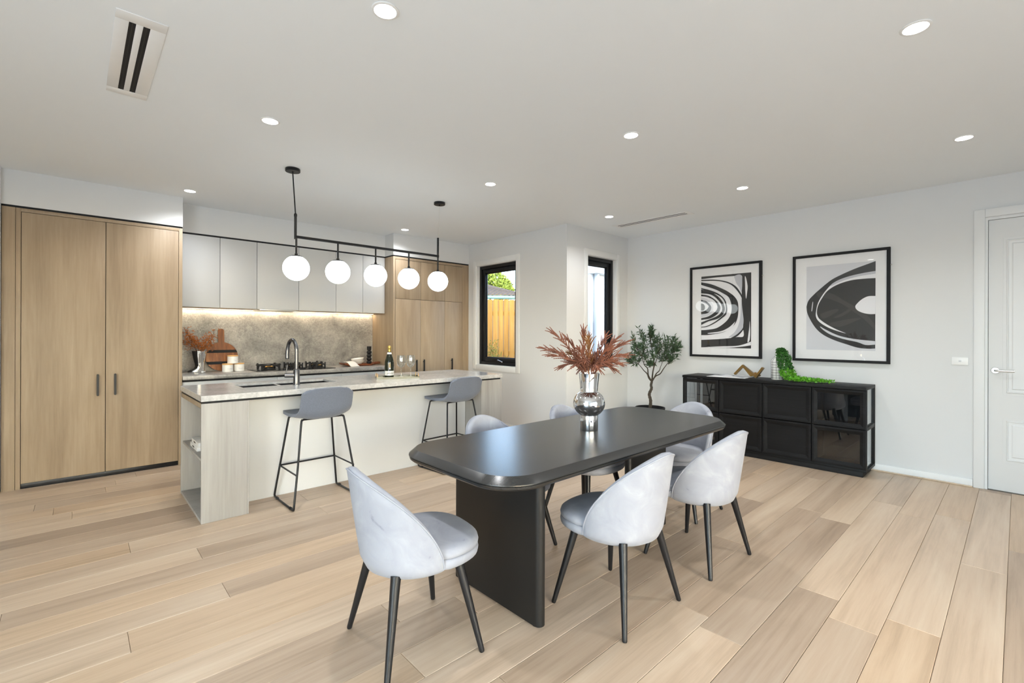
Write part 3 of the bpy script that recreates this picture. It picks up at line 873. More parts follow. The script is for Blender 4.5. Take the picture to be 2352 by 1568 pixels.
# mixer tap
tx, ty = 1.383, 4.203
tp = thing('mixer_tap', 'gunmetal gooseneck mixer tap on the island benchtop', 'tap', (tx, ty, 0.8922))
bm = B()
lathe(bm, [(0, 0.8925), (0.029, 0.8925), (0.029, 0.898), (0.0255, 0.9), (0.0255, 1.02), (0.024, 1.023), (0.0165, 1.026), (0, 1.026)], (tx, ty, 0), 24)
obj('body', bm, 'gun_metal', tp)
bm = B()
pts = [(tx, ty, 1.02), (tx, ty, 1.19)]
for i in range(1, 13):
    a = math.pi*i/12*1.03
    pts.append((tx-0.02*(i/12), ty+0.085*(1-math.cos(a)), 1.19+0.085*math.sin(a)))
pts += [(tx-0.022, ty+0.171, 1.15), (tx-0.023, ty+0.168, 1.112)]
tube(bm, pts, [0.0155]*(len(pts)-2)+[0.0165, 0.0165], 16)
sp = obj('spout', bm, 'gun_metal', tp)
bm = B(); tube(bm, [(tx-0.023, ty+0.168, 1.113), (tx-0.023, ty+0.168, 1.106)], 0.013, 14); obj('nozzle', bm, 'black_metal', sp)
bm = B(); tube(bm, [(tx-0.012, ty+0.005, 0.972), (tx-0.085, ty+0.03, 0.972), (tx-0.088, ty+0.031, 0.972)], [0.019, 0.019, 0.016], 16)
hb_ = obj('handle_base', bm, 'gun_metal', tp)
bm = B(); tube(bm, [(tx-0.078, ty+0.028, 0.985), (tx-0.066, ty+0.022, 1.06)], [0.0055, 0.0045], 8); obj('lever', bm, 'gun_metal', hb_)

# --- cooktop
ck = thing('gas_cooktop', 'black glass gas cooktop with cast-iron trivets and brass burners', 'cooktop', (1.95, 6.05, 0.8925))
bx('glass_plate', (1.495, 5.855, 0.8925), (2.40, 6.265, 0.8995), 'hob_glass', ck, bev=0.002)
def burner(x, y, r, h, wok=False):
    bm = B(); lathe(bm, [(0, 0.9), (r*1.1, 0.9), (r*1.1, 0.908), (r*0.8, 0.911), (r*0.8, 0.93), (0, 0.93)], (x, y, 0), 24); b_ = obj('burner', bm, 'cast_iron', ck)
    bm = B(); lathe(bm, [(r*0.62, 0.9301), (r*0.82, 0.9301), (r*0.86, 0.936), (r*0.7, 0.945), (r*0.5, 0.945)], (x, y, 0), 24); obj('brass_ring', bm, 'brass', b_)
    bm = B(); lathe(bm, [(0, 0.9455), (r*0.5, 0.9455), (r*0.55, 0.950), (r*0.4, 0.955), (0, 0.956)], (x, y, 0), 24); obj('burner_cap', bm, 'cast_iron', b_)
    bm = B()
    R2 = r*2.1
    for k in range(4):
        a = R(45+90*k)
        d = Vector((math.cos(a), math.sin(a), 0)); q = Vector((-d.y, d.x, 0))
        for s, w_ in ((1, 0),):
            c = Vector((x, y, 0))
            prof = [(r*0.9, 0.962), (R2*0.95, 0.952), (R2, 0.974), (R2*1.06, 0.974), (R2*1.06, 0.9), (R2*0.96, 0.9), (R2*0.9, 0.935), (r*0.9, 0.948)]
            tt = 0.011
            va = [bm.verts.new(c+d*u+q*tt+Vector((0, 0, z))) for u, z in prof]; vb = [bm.verts.new(c+d*u-q*tt+Vector((0, 0, z))) for u, z in prof]
            bm.faces.new(va); bm.faces.new(vb[::-1])
            for i in range(len(prof)): bm.faces.new((va[i], va[(i+1) % len(prof)], vb[(i+1) % len(prof)], vb[i]))
    if True:
        o = [(R2*1.0*math.cos(R(10*i)), R2*1.0*math.sin(R(10*i))) for i in range(36)]
        tube(bm, [(x+p[0], y+p[1], 0.958 if wok else 0.906) for p in o+[o[0]]], 0.005 if wok else 0.0035, 6, cap=False)
    obj('trivet', bm, 'cast_iron', ck)
burner(1.675, 6.06, 0.062, 0, True)
burner(1.965, 6.16, 0.042, 0); burner(1.965, 5.97, 0.034, 0)
burner(2.235, 6.16, 0.046, 0); burner(2.235, 5.97, 0.036, 0)
for i in range(5):
    bm = B(); lathe(bm, [(0, 0.9), (0.017, 0.9), (0.015, 0.918), (0, 0.919)], (1.80+0.075*i, 5.885, 0), 16); obj('knob', bm, 'black_matt', ck)

# --- pendant bar with five globes
PY = 4.112
pd = thing('linear_pendant', 'black bar pendant with five glowing opal globes over the island', 'pendant light', (2.05, PY, 2.13))
for x in (1.318, 2.776):
    bm = B(); lathe(bm, [(0, 2.699), (0.056, 2.699), (0.058, 2.696), (0.058, 2.676), (0.056, 2.674), (0.008, 2.674), (0.007, 2.662), (0, 2.662)], (x, PY, 0), 32); obj('canopy', bm, 'black_metal', pd)
bm = B(); tube(bm, [(1.318, PY, 2.665), (1.341, PY, 2.325)], 0.0052, 8); obj('cable', bm, 'black_metal', pd)
bm = B(); tube(bm, [(2.776, PY, 2.665), (2.758, PY, 2.325)], 0.0009, 6); obj('cable', bm, 'satin_nickel', pd)
bm = B()
tube(bm, [(1.341, PY, 2.335), (1.341, PY, 2.325), (1.341, PY, 2.31), (1.341, PY, 2.305), (1.341, PY, 2.118)], [0.006, 0.0125, 0.0125, 0.0105, 0.0105], 12)
obj('rod', bm, 'black_metal', pd)
bm = B(); tube(bm, [(2.758, PY, 2.328), (2.758, PY, 2.118)], 0.0105, 12); obj('rod', bm, 'black_metal', pd)
bm = B(); tube(bm, [(1.335, PY, 2.138), (2.765, PY, 2.138)], 0.0122, 12); obj('bar', bm, 'black_metal', pd)
for i, x in enumerate((1.348, 1.702, 2.062, 2.415, 2.758)):
    bm = B()
    tube(bm, [(x, PY, 2.132), (x, PY, 2.0), (x, PY, 1.998), (x, PY, 1.978)], [0.0078, 0.0078, 0.0115, 0.0125], 10)
    g0 = obj('drop_rod', bm, 'black_metal', pd)
    bm = B(); sphere(bm, (x, PY, 1.876), 0.105, 40, 24); g = obj('globe', bm, 'opal', pd)
    bm = B(); lathe(bm, [(0, 1.9835), (0.018, 1.9835), (0.047, 1.976), (0.050, 1.9705), (0.046, 1.9703), (0, 1.9815)], (x, PY, 0), 28); obj('globe_cap', bm, 'black_metal', g)

# --- downlights
DL = [(0.958, 1.83, 'downlight nearest the top edge, above the dining table end'), (2.738, 0.315, 'big downlight in the upper right corner of ceiling'),
      (0.913, 3.284, 'downlight between the slot vent and the pendant bar'), (2.793, 1.815, 'downlight above the dining table vase'),
      (4.508, 0.261, 'downlight nearest the white panelled door'), (0.80, 5.43, 'downlight in front of the oak pantry bulkhead'),
      (2.768, 3.282, 'downlight beyond the far end of the pendant bar'), (4.551, 1.755, 'downlight above the black sideboard'),
      (4.541, 3.241, 'downlight beside the narrow slot vent near window'), (3.168, 5.493, 'small downlight in front of the tall oak cabinet')]
for i, (x, y, lb) in enumerate(DL):
    t = thing('downlight', 'round white recessed '+lb, 'downlight', (x, y, CZ-0.006), 'ceiling downlights')
    bm = B(); lathe(bm, [(0.047, CZ-0.0005), (0.057, CZ-0.0005), (0.057, CZ-0.003), (0.050, CZ-0.006), (0.046, CZ-0.005)], (x, y, 0), 36, close=True); obj('trim_ring', bm, 'white_plastic', t)
    bm = B(); lathe(bm, [(0, CZ-0.0045), (0.046, CZ-0.0045), (0.0465, CZ-0.001), (0, CZ-0.001)], (x, y, 0), 36); obj('lens', bm, 'lamp_glow', t)
    sl = bpy.data.lights.new('downlight_beam', 'SPOT')
    sl.energy = 54; sl.spot_size = R(142); sl.spot_blend = 1.0; sl.shadow_soft_size = 0.045; sl.color = (0.96, 0.98, 1.0)
    o = bpy.data.objects.new('downlight_beam', sl); o.location = (0, 0, -0.006); COL.objects.link(o); o.parent = t

# --- ceiling slot vents
def vent(label, x0, x1, y0, y1, s0, s1):
    t = thing('slot_vent', label, 'vent', ((x0+x1)/2, (y0+y1)/2, CZ-0.008), 'ceiling slot vents')
    za, zb = CZ-0.0035, CZ-0.0004
    w_ = x1-x0
    ed = [x0, x0+w_*0.267, x0+w_*0.405, x0+w_*0.545, x0+w_*0.685, x1]
    bm = B()
    box(bm, (x0, y0, za), (x1, s0, zb), 0.001); box(bm, (x0, s1, za), (x1, y1, zb), 0.001)
    for a, b in ((ed[0], ed[1]), (ed[2], ed[3]), (ed[4], ed[5])): box(bm, (a, s0, za), (b, s1, zb), 0.0008)
    obj('frame', bm, 'white_plastic', t)
    for a, b in ((ed[1], ed[2]), (ed[3], ed[4])):
        bx('slot_backing', (a, s0, zb-0.0012), (b, s1, zb), 'black_matt', t, bev=0)
        c = (a+b)/2
        bx('slat', (c-0.0018, s0+0.001, za+0.0004), (c+0.0018, s1-0.001, zb-0.0013), 'gap_shade', t, bev=0)
vent('large white slot vent with two black slots near pantry side of ceiling', 0.119, 0.299, 2.585, 3.50, 2.66, 3.43)
vent('slim distant slot vent in the ceiling by the sideboard wall', 4.955, 5.135, 2.50, 3.50, 2.553, 3.447)

# --- light switch
sw = thing('light_switch', 'white wall switch plate left of the panelled door', 'switch', (XR, 0.357, 1.10))
bx('plate', (XR-0.009, 0.302, 1.067), (XR-0.0004, 0.412, 1.135), 'white_plastic', sw, bev=0.003)
bm = B(); tube(bm, [(XR-0.009, 0.357, 1.101), (XR-0.013, 0.357, 1.101)], [0.011, 0.0095], 16); obj('button', bm, 'white_plastic', sw)
bx('indicator', (XR-0.0142, 0.350, 1.0975), (XR-0.0128, 0.364, 1.1045), 'print_mid', sw, bev=0)

# ================================================================== dining table
TX0, TX1, TY0, TY1 = 1.198, 3.325, 1.322, 2.182
tbl = thing('dining_table', 'black timber dining table with rounded corners and slab legs', 'table', (2.26, 1.755, 0))
bm = B()
def tout(d, z):
    return [(p[0], p[1], z) for p in rrect(TX0+d, TX1-d, TY0+d, TY1-d, 0.20-d*0.8, 12)]
stack(bm, [tout(0.075, 0.688), tout(0.045, 0.689), tout(0.014, 0.700), tout(0.004, 0.709), tout(0.0025, 0.719), tout(0.006, 0.7205), tout(0.006, 0.7215), tout(0.0, 0.723), tout(0.0005, 0.727), tout(0.030, 0.754), tout(0.0315, 0.755), tout(0.05, 0.755)])
obj('tabletop', bm, 'table_black', tbl, ang=17)
for x0_, x1_, y0_, y1_ in ((1.518, 1.572, 1.455, 2.10), (2.57, 3.03, 1.668, 1.722)):
    bm = B()
    o = rrect(x0_, x1_, y0_, y1_, 0.0265, 8)
    stack(bm, [[(p[0], p[1], 0.012) for p in o], [(p[0], p[1], 0.689) for p in o]])
    lg = obj('leg', bm, 'table_leg_black', tbl)
    for k_ in (0.07, 0.93):
        fx_ = (x0_+x1_)/2 if x1_-x0_ < 0.1 else x0_+(x1_-x0_)*k_
        fy_ = (y0_+y1_)/2 if y1_-y0_ < 0.1 else y0_+(y1_-y0_)*k_
        bm = B(); lathe(bm, [(0, 0.0005), (0.016, 0.0005), (0.018, 0.012), (0, 0.012)], (fx_, fy_, 0), 14); obj('foot', bm, 'black_matt', lg)
bm = B()
# plywood bracket below the near corner
for s in (0,):
    va = [bm.verts.new(p) for p in ((1.40, 1.56, 0.689), (1.517, 1.56, 0.689), (1.517, 1.56, 0.64))]
    vb = [bm.verts.new((p.co.x, 1.60, p.co.z)) for p in va]
    bm.faces.new(va); bm.faces.new(vb[::-1])
    for i in range(3): bm.faces.new((va[i], va[(i+1) % 3], vb[(i+1) % 3], vb[i]))
obj('bracket', bm, 'table_leg_black', tbl)

# ================================================================== velvet chairs
def make_chair():
    t = thing('dining_chair', 'x', 'chair', (0, 0, 0), 'pale velvet dining chairs')
    # seat: soft rounded pad
    def seat_out(s, z, dy=0.0):
        o = []
        n = 48
        for i in range(n):
            a = 2*math.pi*i/n
            c, s_ = math.cos(a), math.sin(a)
            x = 0.232*math.copysign(abs(c)**0.78, c)
            y = (0.252 if s_ > 0 else 0.20)*math.copysign(abs(s_)**0.82, s_)
            x *= 1.0+0.06*max(0, s_)
            k_ = min(1, max(0, (y+0.05)/0.09)); k_ = k_*k_*(3-2*k_)
            x *= 0.80+0.20*k_
            y *= 1.0 if s_ > 0 else 0.90
            o.append((x*s, 0.018+y*s+dy, z))
        return o
    bm = B()
    stack(bm, [seat_out(0.80, 0.372), seat_out(0.93, 0.375), seat_out(0.985, 0.386), seat_out(1.0, 0.402), seat_out(0.99, 0.416), seat_out(0.96, 0.420)])
    st = obj('seat', bm, 'velvet', t, ang=70)
    bm = B()
    stack(bm, [seat_out(0.96, 0.4205), seat_out(0.99, 0.424), seat_out(1.0, 0.436), seat_out(0.985, 0.450), seat_out(0.93, 0.461), seat_out(0.80, 0.468), seat_out(0.5, 0.472)])
    obj('seat_cushion', bm, 'velvet', t, ang=70)
    # curved back shell
    bm = B()
    zb, zt = 0.345, 0.79
    TM = R(97)
    cols = 45
    def prof(s):
        # closed loop (offset from outer skin inward, z)
        a = abs(s)
        top = zb+0.045+(zt-zb-0.045)*max(0.0, 1-a**1.78)**0.73
        th = 0.042*(1-0.25*a)
        lo = zb+0.012*a
        k = []
        m_ = 9
        for i in range(m_+1):
            z = lo+0.02+(top-0.012-lo-0.02)*i/m_
            k.append((0.0, z))
        k += [(0.006, top-0.003), (th*0.5, top), (th-0.008, top-0.004)]
        for i in range(m_+1):
            z = top-0.014-(top-0.014-lo-0.02)*i/m_
            k.append((th, z))
        k += [(th-0.004, lo+0.006), (th*0.5, lo), (0.010, lo+0.004)]
        return k
    def pos(s, off, z):
        th = s*TM
        h = (z-zb)/(zt-zb)
        r = 0.218+0.036*h**0.75 - (0.030*(1-min(1, h/0.14))**2)
        lean = 0.035*h*math.cos(th)
        rr = r-off
        return Vector((rr*1.0*math.sin(th), 0.012-rr*1.02*math.cos(th)-lean, z))
    rings = []
    for c in range(cols):
        s = -1+2*c/(cols-1)
        s = math.copysign(abs(s)**0.85, s)
        rings.append([bm.verts.new(pos(s, o_, z)) for o_, z in prof(s)])
    nk = len(rings[0])
    for a, b in zip(rings[:-1], rings[1:]):
        for k in range(nk): bm.faces.new((a[k], a[(k+1) % nk], b[(k+1) % nk], b[k]))
    bm.faces.new(rings[0]); bm.faces.new(rings[-1][::-1])
    bk = obj('backrest', bm, 'velvet', t, ang=75)
    bm = B()
    pp = []
    for c in range(cols):
        s = -1+2*c/(cols-1)
        s = math.copysign(abs(s)**0.85, s)
        q = prof(s)
        pp.append(pos(s, -0.0005, q[9][1]+0.004))
    tube(bm, pp, 0.0035, 6)
    obj('piping', bm, 'velvet', bk)
    # tapered round legs
    for x, y in ((-0.238, 0.205), (0.238, 0.205), (-0.238, -0.208), (0.238, -0.208)):
        bm = B()
        a = Vector((x*0.62, y*0.66+(0.0 if y > 0 else 0.0), 0.378)); b_ = Vector((x, y, 0.0005))
        d = b_-a
        tube(bm, [a, a+d*0.96, a+d*0.985, b_], [0.0205, 0.0115, 0.0115, 0.0095], 16)
        obj('leg', bm, 'black_metal', t)
    bm = B(); box(bm, (-0.16, -0.15, 0.366), (0.16, 0.16, 0.3735), 0.003); obj('seat_plate', bm, 'black_matt', t)
    return t
proto = make_chair()
chairs = [((1.08, 1.79), -90-8, 'velvet chair at the near head of the table, turned towards the slab leg'),
          ((1.977, 1.362), 0, 'velvet chair on the near side of the table, its back to camera'),
          ((2.765, 1.325), -3, 'velvet chair on the near side, closest to the black sideboard'),
          ((1.985, 2.19), 180, 'velvet chair behind the table, in front of the far bar stool'),
          ((2.73, 2.15), 180, 'velvet chair behind the table, just left of the mirrored vase'),
          ((3.40, 1.775), 90, 'velvet chair at the far head of the table, facing the vase')]
for i, ((x, y), a, lb) in enumerate(chairs):
    c = proto if i == 0 else copy_tree(proto)
    c.location = (x, y, 0)
    c.rotation_euler = (0, 0, R(a))
    c['label'] = 'pale grey '+lb

# ================================================================== bar stools
def make_stool():
    t = thing('bar_stool', 'x', 'bar stool', (0, 0, 0), 'grey bar stools at the island')
    bm = B()
    # shell: seat runs back and turns up into a low back
    pr = smooth_path([(0.205, 0.684), (0.19, 0.691), (0.10, 0.684), (0.0, 0.674), (-0.10, 0.668), (-0.165, 0.678), (-0.203, 0.722), (-0.220, 0.79), (-0.236, 0.865), (-0.244, 0.908)], 5)
    nt_ = len(pr); ns = 25
    grid = []
    for i, (y, z) in enumerate([(p[0], p[1]) for p in [Vector((q[0], q[1], 0)) for q in pr]]):
        f = i/(nt_-1)
        w_ = 0.205-0.012*max(0, f-0.5)
        if f < 0.16: w_ *= max(0.0, 1-((0.16-f)/0.16)**2.4)**0.5*0.72+0.28
        if f > 0.88: w_ *= 1-0.16*((f-0.88)/0.12)**2.2
        bend = max(0, math.exp(-((f-0.52)/0.20)**2))
        up_f = min(1, max(0, (f-0.55)/0.3))
        row = []
        for j in range(ns):
            s = -1+2*j/(ns-1)
            dz = 0.028*bend*abs(s)**2.6
            dy = 0.05*bend*abs(s)**2.6+0.022*up_f*abs(s)**2.2
            if f > 0.80: dz -= 0.030*((f-0.80)/0.20)**2*abs(s)**5
            row.append(Vector((w_*s, y+dy, z+dz)))
        grid.append(row)
    # thickness along local normal
    def nrm(i, j):
        a = grid[min(i+1, nt_-1)][j]-grid[max(i-1, 0)][j]; b_ = grid[i][min(j+1, ns-1)]-grid[i][max(j-1, 0)]
        return a.cross(b_).normalized()
    T = [[bm.verts.new(grid[i][j]+nrm(i, j)*0.012) for j in range(ns)] for i in range(nt_)]
    U = [[bm.verts.new(grid[i][j]-nrm(i, j)*0.012) for j in range(ns)] for i in range(nt_)]
    for i in range(nt_-1):
        for j in range(ns-1):
            bm.faces.new((T[i][j], T[i][j+1], T[i+1][j+1], T[i+1][j])); bm.faces.new((U[i][j], U[i+1][j], U[i+1][j+1], U[i][j+1]))
    loop = [(0, j) for j in range(ns)]+[(i, ns-1) for i in range(1, nt_)]+[(nt_-1, j) for j in range(ns-2, -1, -1)]+[(i, 0) for i in range(nt_-2, 0, -1)]
    for a, b_ in zip(loop, loop[1:]+loop[:1]):
        bm.faces.new((T[a[0]][a[1]], U[a[0]][a[1]], U[b_[0]][b_[1]], T[b_[0]][b_[1]]))
    obj('seat_shell', bm, 'fabric_grey', t, ang=60)
    zf = 0.662
    for sx in (-1, 1):
        p = [(0.03*sx, 0.125, zf-0.006), (0.135*sx, 0.13, zf-0.004), (0.168*sx, 0.135, zf-0.008), (0.178*sx, 0.14, zf-0.04), (0.215*sx, 0.18, 0.33), (0.252*sx, 0.216, 0.05), (0.254*sx, 0.214, 0.018), (0.2545*sx, 0.19, 0.0095), (0.255*sx, 0.0, 0.0095), (0.2545*sx, -0.186, 0.0095), (0.254*sx, -0.208, 0.018), (0.251*sx, -0.212, 0.05), (0.21*sx, -0.172, 0.33), (0.172*sx, -0.128, zf-0.035), (0.160*sx, -0.122, zf-0.004), (0.13*sx, -0.118, zf), (0.03*sx, -0.11, zf-0.002)]
        bm = B(); tube(bm, smooth_path(p, 4), 0.0078, 10); fr = obj('sled_leg', bm, 'black_metal', t)
        for yy in (0.15, -0.15):
            bm = B(); tube(bm, [(0.255*sx, yy-0.012, 0.0115), (0.255*sx, yy+0.012, 0.0115)], 0.0108, 10); obj('glide', bm, 'black_matt', fr)
    zr = 0.262
    k = (0.66-zr)/0.66
    xf, yf, yr = 0.1785+(0.252-0.1785)*(0.66-zr)/0.61, 0.14+(0.216-0.14)*(0.66-zr)/0.61, -(0.128+(0.212-0.128)*(0.66-zr)/0.61)
    bm = B(); tube(bm, [(-xf, yf, zr), (xf, yf, zr)], 0.007, 8); obj('footrest', bm, 'black_metal', t)
    for sx in (-1, 1):
        bm = B(); tube(bm, [(xf*sx, yf, zr), (xf*sx, yr, zr-0.003)], 0.006, 8); obj('side_rail', bm, 'black_metal', t)
    bm = B(); box(bm, (-0.11, -0.11, 0.655), (0.11, 0.12, 0.668), 0.004); obj('seat_plate', bm, 'black_matt', t)
    return t
st = make_stool()
for i, (x, y, a, lb) in enumerate(((1.44, 3.885, 1, 'grey fabric bar stool at the sink end of the island'), (2.79, 3.895, 5, 'grey fabric bar stool at the window end of the island'))):
    s = st if i == 0 else copy_tree(st)
    s.location = (x, y, 0); s.rotation_euler = (0, 0, R(a)); s['label'] = lb

# ================================================================== sideboard
SBX0, SBX1, SBY0, SBY1, SBT = 5.352, 5.755, 0.957, 2.752, 0.846
sb = thing('sideboard', 'black oak sideboard with framed doors and glass end bays', 'sideboard', (5.55, 1.85, 0))
bx('plinth', (SBX0+0.03, SBY0+0.03, 0), (SBX1-0.01, SBY1-0.03, 0.048), 'black_matt', sb)
bx('base_board', (SBX0+0.02, SBY0, 0.048), (SBX1, SBY1, 0.075), 'black_oak', sb)
bx('top_board', (SBX0-0.004, SBY0, SBT-0.03), (SBX1, SBY1, SBT), 'black_oak', sb)
cy = [SBY1, 2.318, 1.856, 1.399, SBY0]
bx('back_panel', (SBX1-0.012, SBY0+0.066, 0.076), (SBX1-0.002, SBY1-0.066, SBT-0.031), 'black_oak', sb, bev=0)
for y in cy[1:4]: bx('partition', (SBX0+0.024, y-0.012, 0.076), (SBX1-0.013, y+0.012, SBT-0.031), 'black_oak_upright', sb)
for y0, y1 in ((SBY0, SBY0+0.03), (SBY1-0.03, SBY1)):
    for xa in (SBX0+0.021, SBX1-0.032): bx('post', (xa, y0, 0.0755), (xa+0.032, y1, SBT-0.0305), 'black_oak_upright', sb)
    bx('side_rail', (SBX0+0.054, y0, 0.435), (SBX1-0.0325, y1, 0.472), 'black_oak', sb)
    bx('side_glass', (SBX0+0.0535, (y0+y1)/2-0.002, 0.0765), (SBX1-0.0325, (y0+y1)/2+0.002, 0.4345), 'pane_glass', sb, bev=0)
    bx('side_glass', (SBX0+0.0535, (y0+y1)/2-0.002, 0.4725), (SBX1-0.0325, (y0+y1)/2+0.002, SBT-0.0315), 'pane_glass', sb, bev=0)
for y0, y1 in ((cy[1]+0.013, SBY1-0.066), (SBY0+0.066, cy[3]-0.013)):
    bx('inner_shelf', (SBX0+0.03, y0, 0.444), (SBX1-0.0135, y1, 0.462), 'black_oak', sb)
def sb_door(y0, y1, z0, z1, gl):
    bm = B()
    fxx = SBX0
    w_ = 0.045
    # mitred frame, bevelled inwards
    outl = [(0, 0.018), (0, 0.002), (0.003, 0.0), (0.018, 0.0), (w_, 0.010), (w_, 0.018)]
    rings = []
    for ins_, dx in outl:
        x = fxx+dx-0.0
        rings.append([bm.verts.new(p) for p in ((x, y0+ins_, z0+ins_), (x, y1-ins_, z0+ins_), (x, y1-ins_, z1-ins_), (x, y0+ins_, z1-ins_))])
    rings.append(rings[0])
    for a, b in zip(rings[:-1], rings[1:]):
        for k in range(4): bm.faces.new((a[k], a[(k+1) % 4], b[(k+1) % 4], b[k]))
    d = obj('door', bm, 'black_oak', sb, smooth=False)
    i_ = w_-0.001
    if gl:
        bx('door_glass', (fxx+0.011, y0+i_, z0+i_), (fxx+0.015, y1-i_, z1-i_), 'smoked_glass', d, bev=0)
    else:
        # four triangles of veneer meeting in a low point
        bm = B()
        c = ((fxx+0.0125), (y0+y1)/2, (z0+z1)/2)
        q = [(fxx+0.0135, y0+i_, z0+i_), (fxx+0.0135, y1-i_, z0+i_), (fxx+0.0135, y1-i_, z1-i_), (fxx+0.0135, y0+i_, z1-i_)]
        qb = [(fxx+0.0175, p[1], p[2]) for p in q]
        vq = [bm.verts.new(p) for p in q]; vb = [bm.verts.new(p) for p in qb]; vc = bm.verts.new(c)
        for k in range(4):
            bm.faces.new((vq[k], vq[(k+1) % 4], vc)); bm.faces.new((vb[k], vb[(k+1) % 4], vq[(k+1) % 4], vq[k]))
        bm.faces.new(vb[::-1])
        obj('veneer_panel', bm, 'black_oak', d, smooth=False)
for c in range(4):
    ya, yb = cy[c+1]+0.004, cy[c]-0.004
    for z0, z1 in ((0.08, 0.443), (0.452, 0.812)):
        sb_door(ya, yb, z0, z1, c in (0, 3))

# ================================================================== framed prints
ART1={'rect':[(2.715,2.057),(2.119,2.057),(2.119,1.171),(2.712,1.168)],
'w1':[(2.715,2.026),(2.539,2.032),(2.409,2.032),(2.308,2.031),(2.226,2.030),(2.224,1.931),(2.225,1.815),(2.223,1.696),(2.211,1.578),(2.203,1.499),(2.208,1.413),(2.203,1.313),(2.275,1.303),(2.344,1.291),(2.496,1.276),(2.712,1.264)],
'w2':[(2.190,2.013),(2.177,1.998),(2.159,1.903),(2.163,1.833),(2.176,1.752),(2.185,1.850),(2.187,1.929)],
'w3':[(2.134,1.490),(2.128,1.382),(2.133,1.273),(2.157,1.242),(2.150,1.320),(2.139,1.413)],
'w4':[(2.712,1.170),(2.471,1.188),(2.297,1.196),(2.199,1.218),(2.121,1.250),(2.119,1.208),(2.221,1.190),(2.375,1.174),(2.536,1.172)],
'g1':[(2.308,2.030),(2.226,2.029),(2.225,1.837),(2.253,1.894),(2.284,1.936),(2.300,1.985)],
'g2':[(2.230,1.775),(2.223,1.696),(2.211,1.578),(2.204,1.499),(2.210,1.421),(2.244,1.366),(2.306,1.315),(2.376,1.299),(2.306,1.359),(2.260,1.445),(2.241,1.539),(2.234,1.649)],
'b1':[(2.715,2.017),(2.580,2.010),(2.473,1.993),(2.378,1.963),(2.300,1.914),(2.253,1.855),(2.223,1.798),(2.223,1.763),(2.246,1.807),(2.299,1.882),(2.362,1.938),(2.457,1.975),(2.555,1.993),(2.715,2.003)],
'b1b':[(2.202,1.429),(2.222,1.390),(2.267,1.343),(2.306,1.315),(2.348,1.291),(2.305,1.294),(2.252,1.331),(2.202,1.394)],
'b2':[(2.715,1.987),(2.596,1.956),(2.497,1.912),(2.409,1.865),(2.346,1.821),(2.299,1.775),(2.268,1.714),(2.262,1.635),(2.269,1.540),(2.298,1.462),(2.360,1.399),(2.455,1.355),(2.619,1.327),(2.713,1.324),(2.713,1.386),(2.620,1.392),(2.512,1.414),(2.408,1.487),(2.357,1.558),(2.339,1.630),(2.345,1.702),(2.377,1.783),(2.441,1.831),(2.538,1.886),(2.715,1.954)],
'w5':[(2.620,1.351),(2.472,1.371),(2.376,1.415),(2.314,1.470),(2.298,1.485),(2.329,1.422),(2.392,1.379),(2.496,1.351),(2.611,1.341)],
'b3':[(2.715,1.916),(2.596,1.878),(2.497,1.830),(2.425,1.762),(2.394,1.672),(2.399,1.583),(2.456,1.529),(2.553,1.465),(2.637,1.429),(2.713,1.419),(2.713,1.427),(2.637,1.440),(2.537,1.490),(2.456,1.553),(2.415,1.600),(2.408,1.656),(2.420,1.721),(2.457,1.779),(2.522,1.824),(2.604,1.853),(2.714,1.904)],
'b4':[(2.714,1.898),(2.604,1.862),(2.513,1.807),(2.448,1.730),(2.420,1.649),(2.440,1.577),(2.504,1.526),(2.620,1.495),(2.713,1.451),(2.713,1.484),(2.620,1.516),(2.521,1.554),(2.464,1.602),(2.452,1.658),(2.473,1.715),(2.530,1.783),(2.604,1.829),(2.714,1.848)],
'b5':[(2.714,1.835),(2.621,1.813),(2.538,1.759),(2.489,1.700),(2.474,1.651),(2.505,1.587),(2.595,1.532),(2.713,1.513),(2.713,1.536),(2.620,1.557),(2.537,1.612),(2.509,1.660),(2.521,1.710),(2.563,1.761),(2.638,1.798),(2.714,1.812)],
'g3':[(2.714,1.798),(2.638,1.773),(2.579,1.720),(2.561,1.662),(2.579,1.605),(2.637,1.566),(2.713,1.547),(2.713,1.585),(2.637,1.595),(2.591,1.639),(2.595,1.688),(2.637,1.740),(2.714,1.768)],
'b6':[(2.714,1.768),(2.646,1.744),(2.600,1.701),(2.585,1.663),(2.599,1.622),(2.637,1.595),(2.713,1.585),(2.714,1.618),(2.662,1.629),(2.616,1.677),(2.654,1.720),(2.714,1.745)],
'b7':[(2.714,1.722),(2.684,1.713),(2.665,1.679),(2.673,1.642),(2.697,1.630),(2.714,1.632)]}
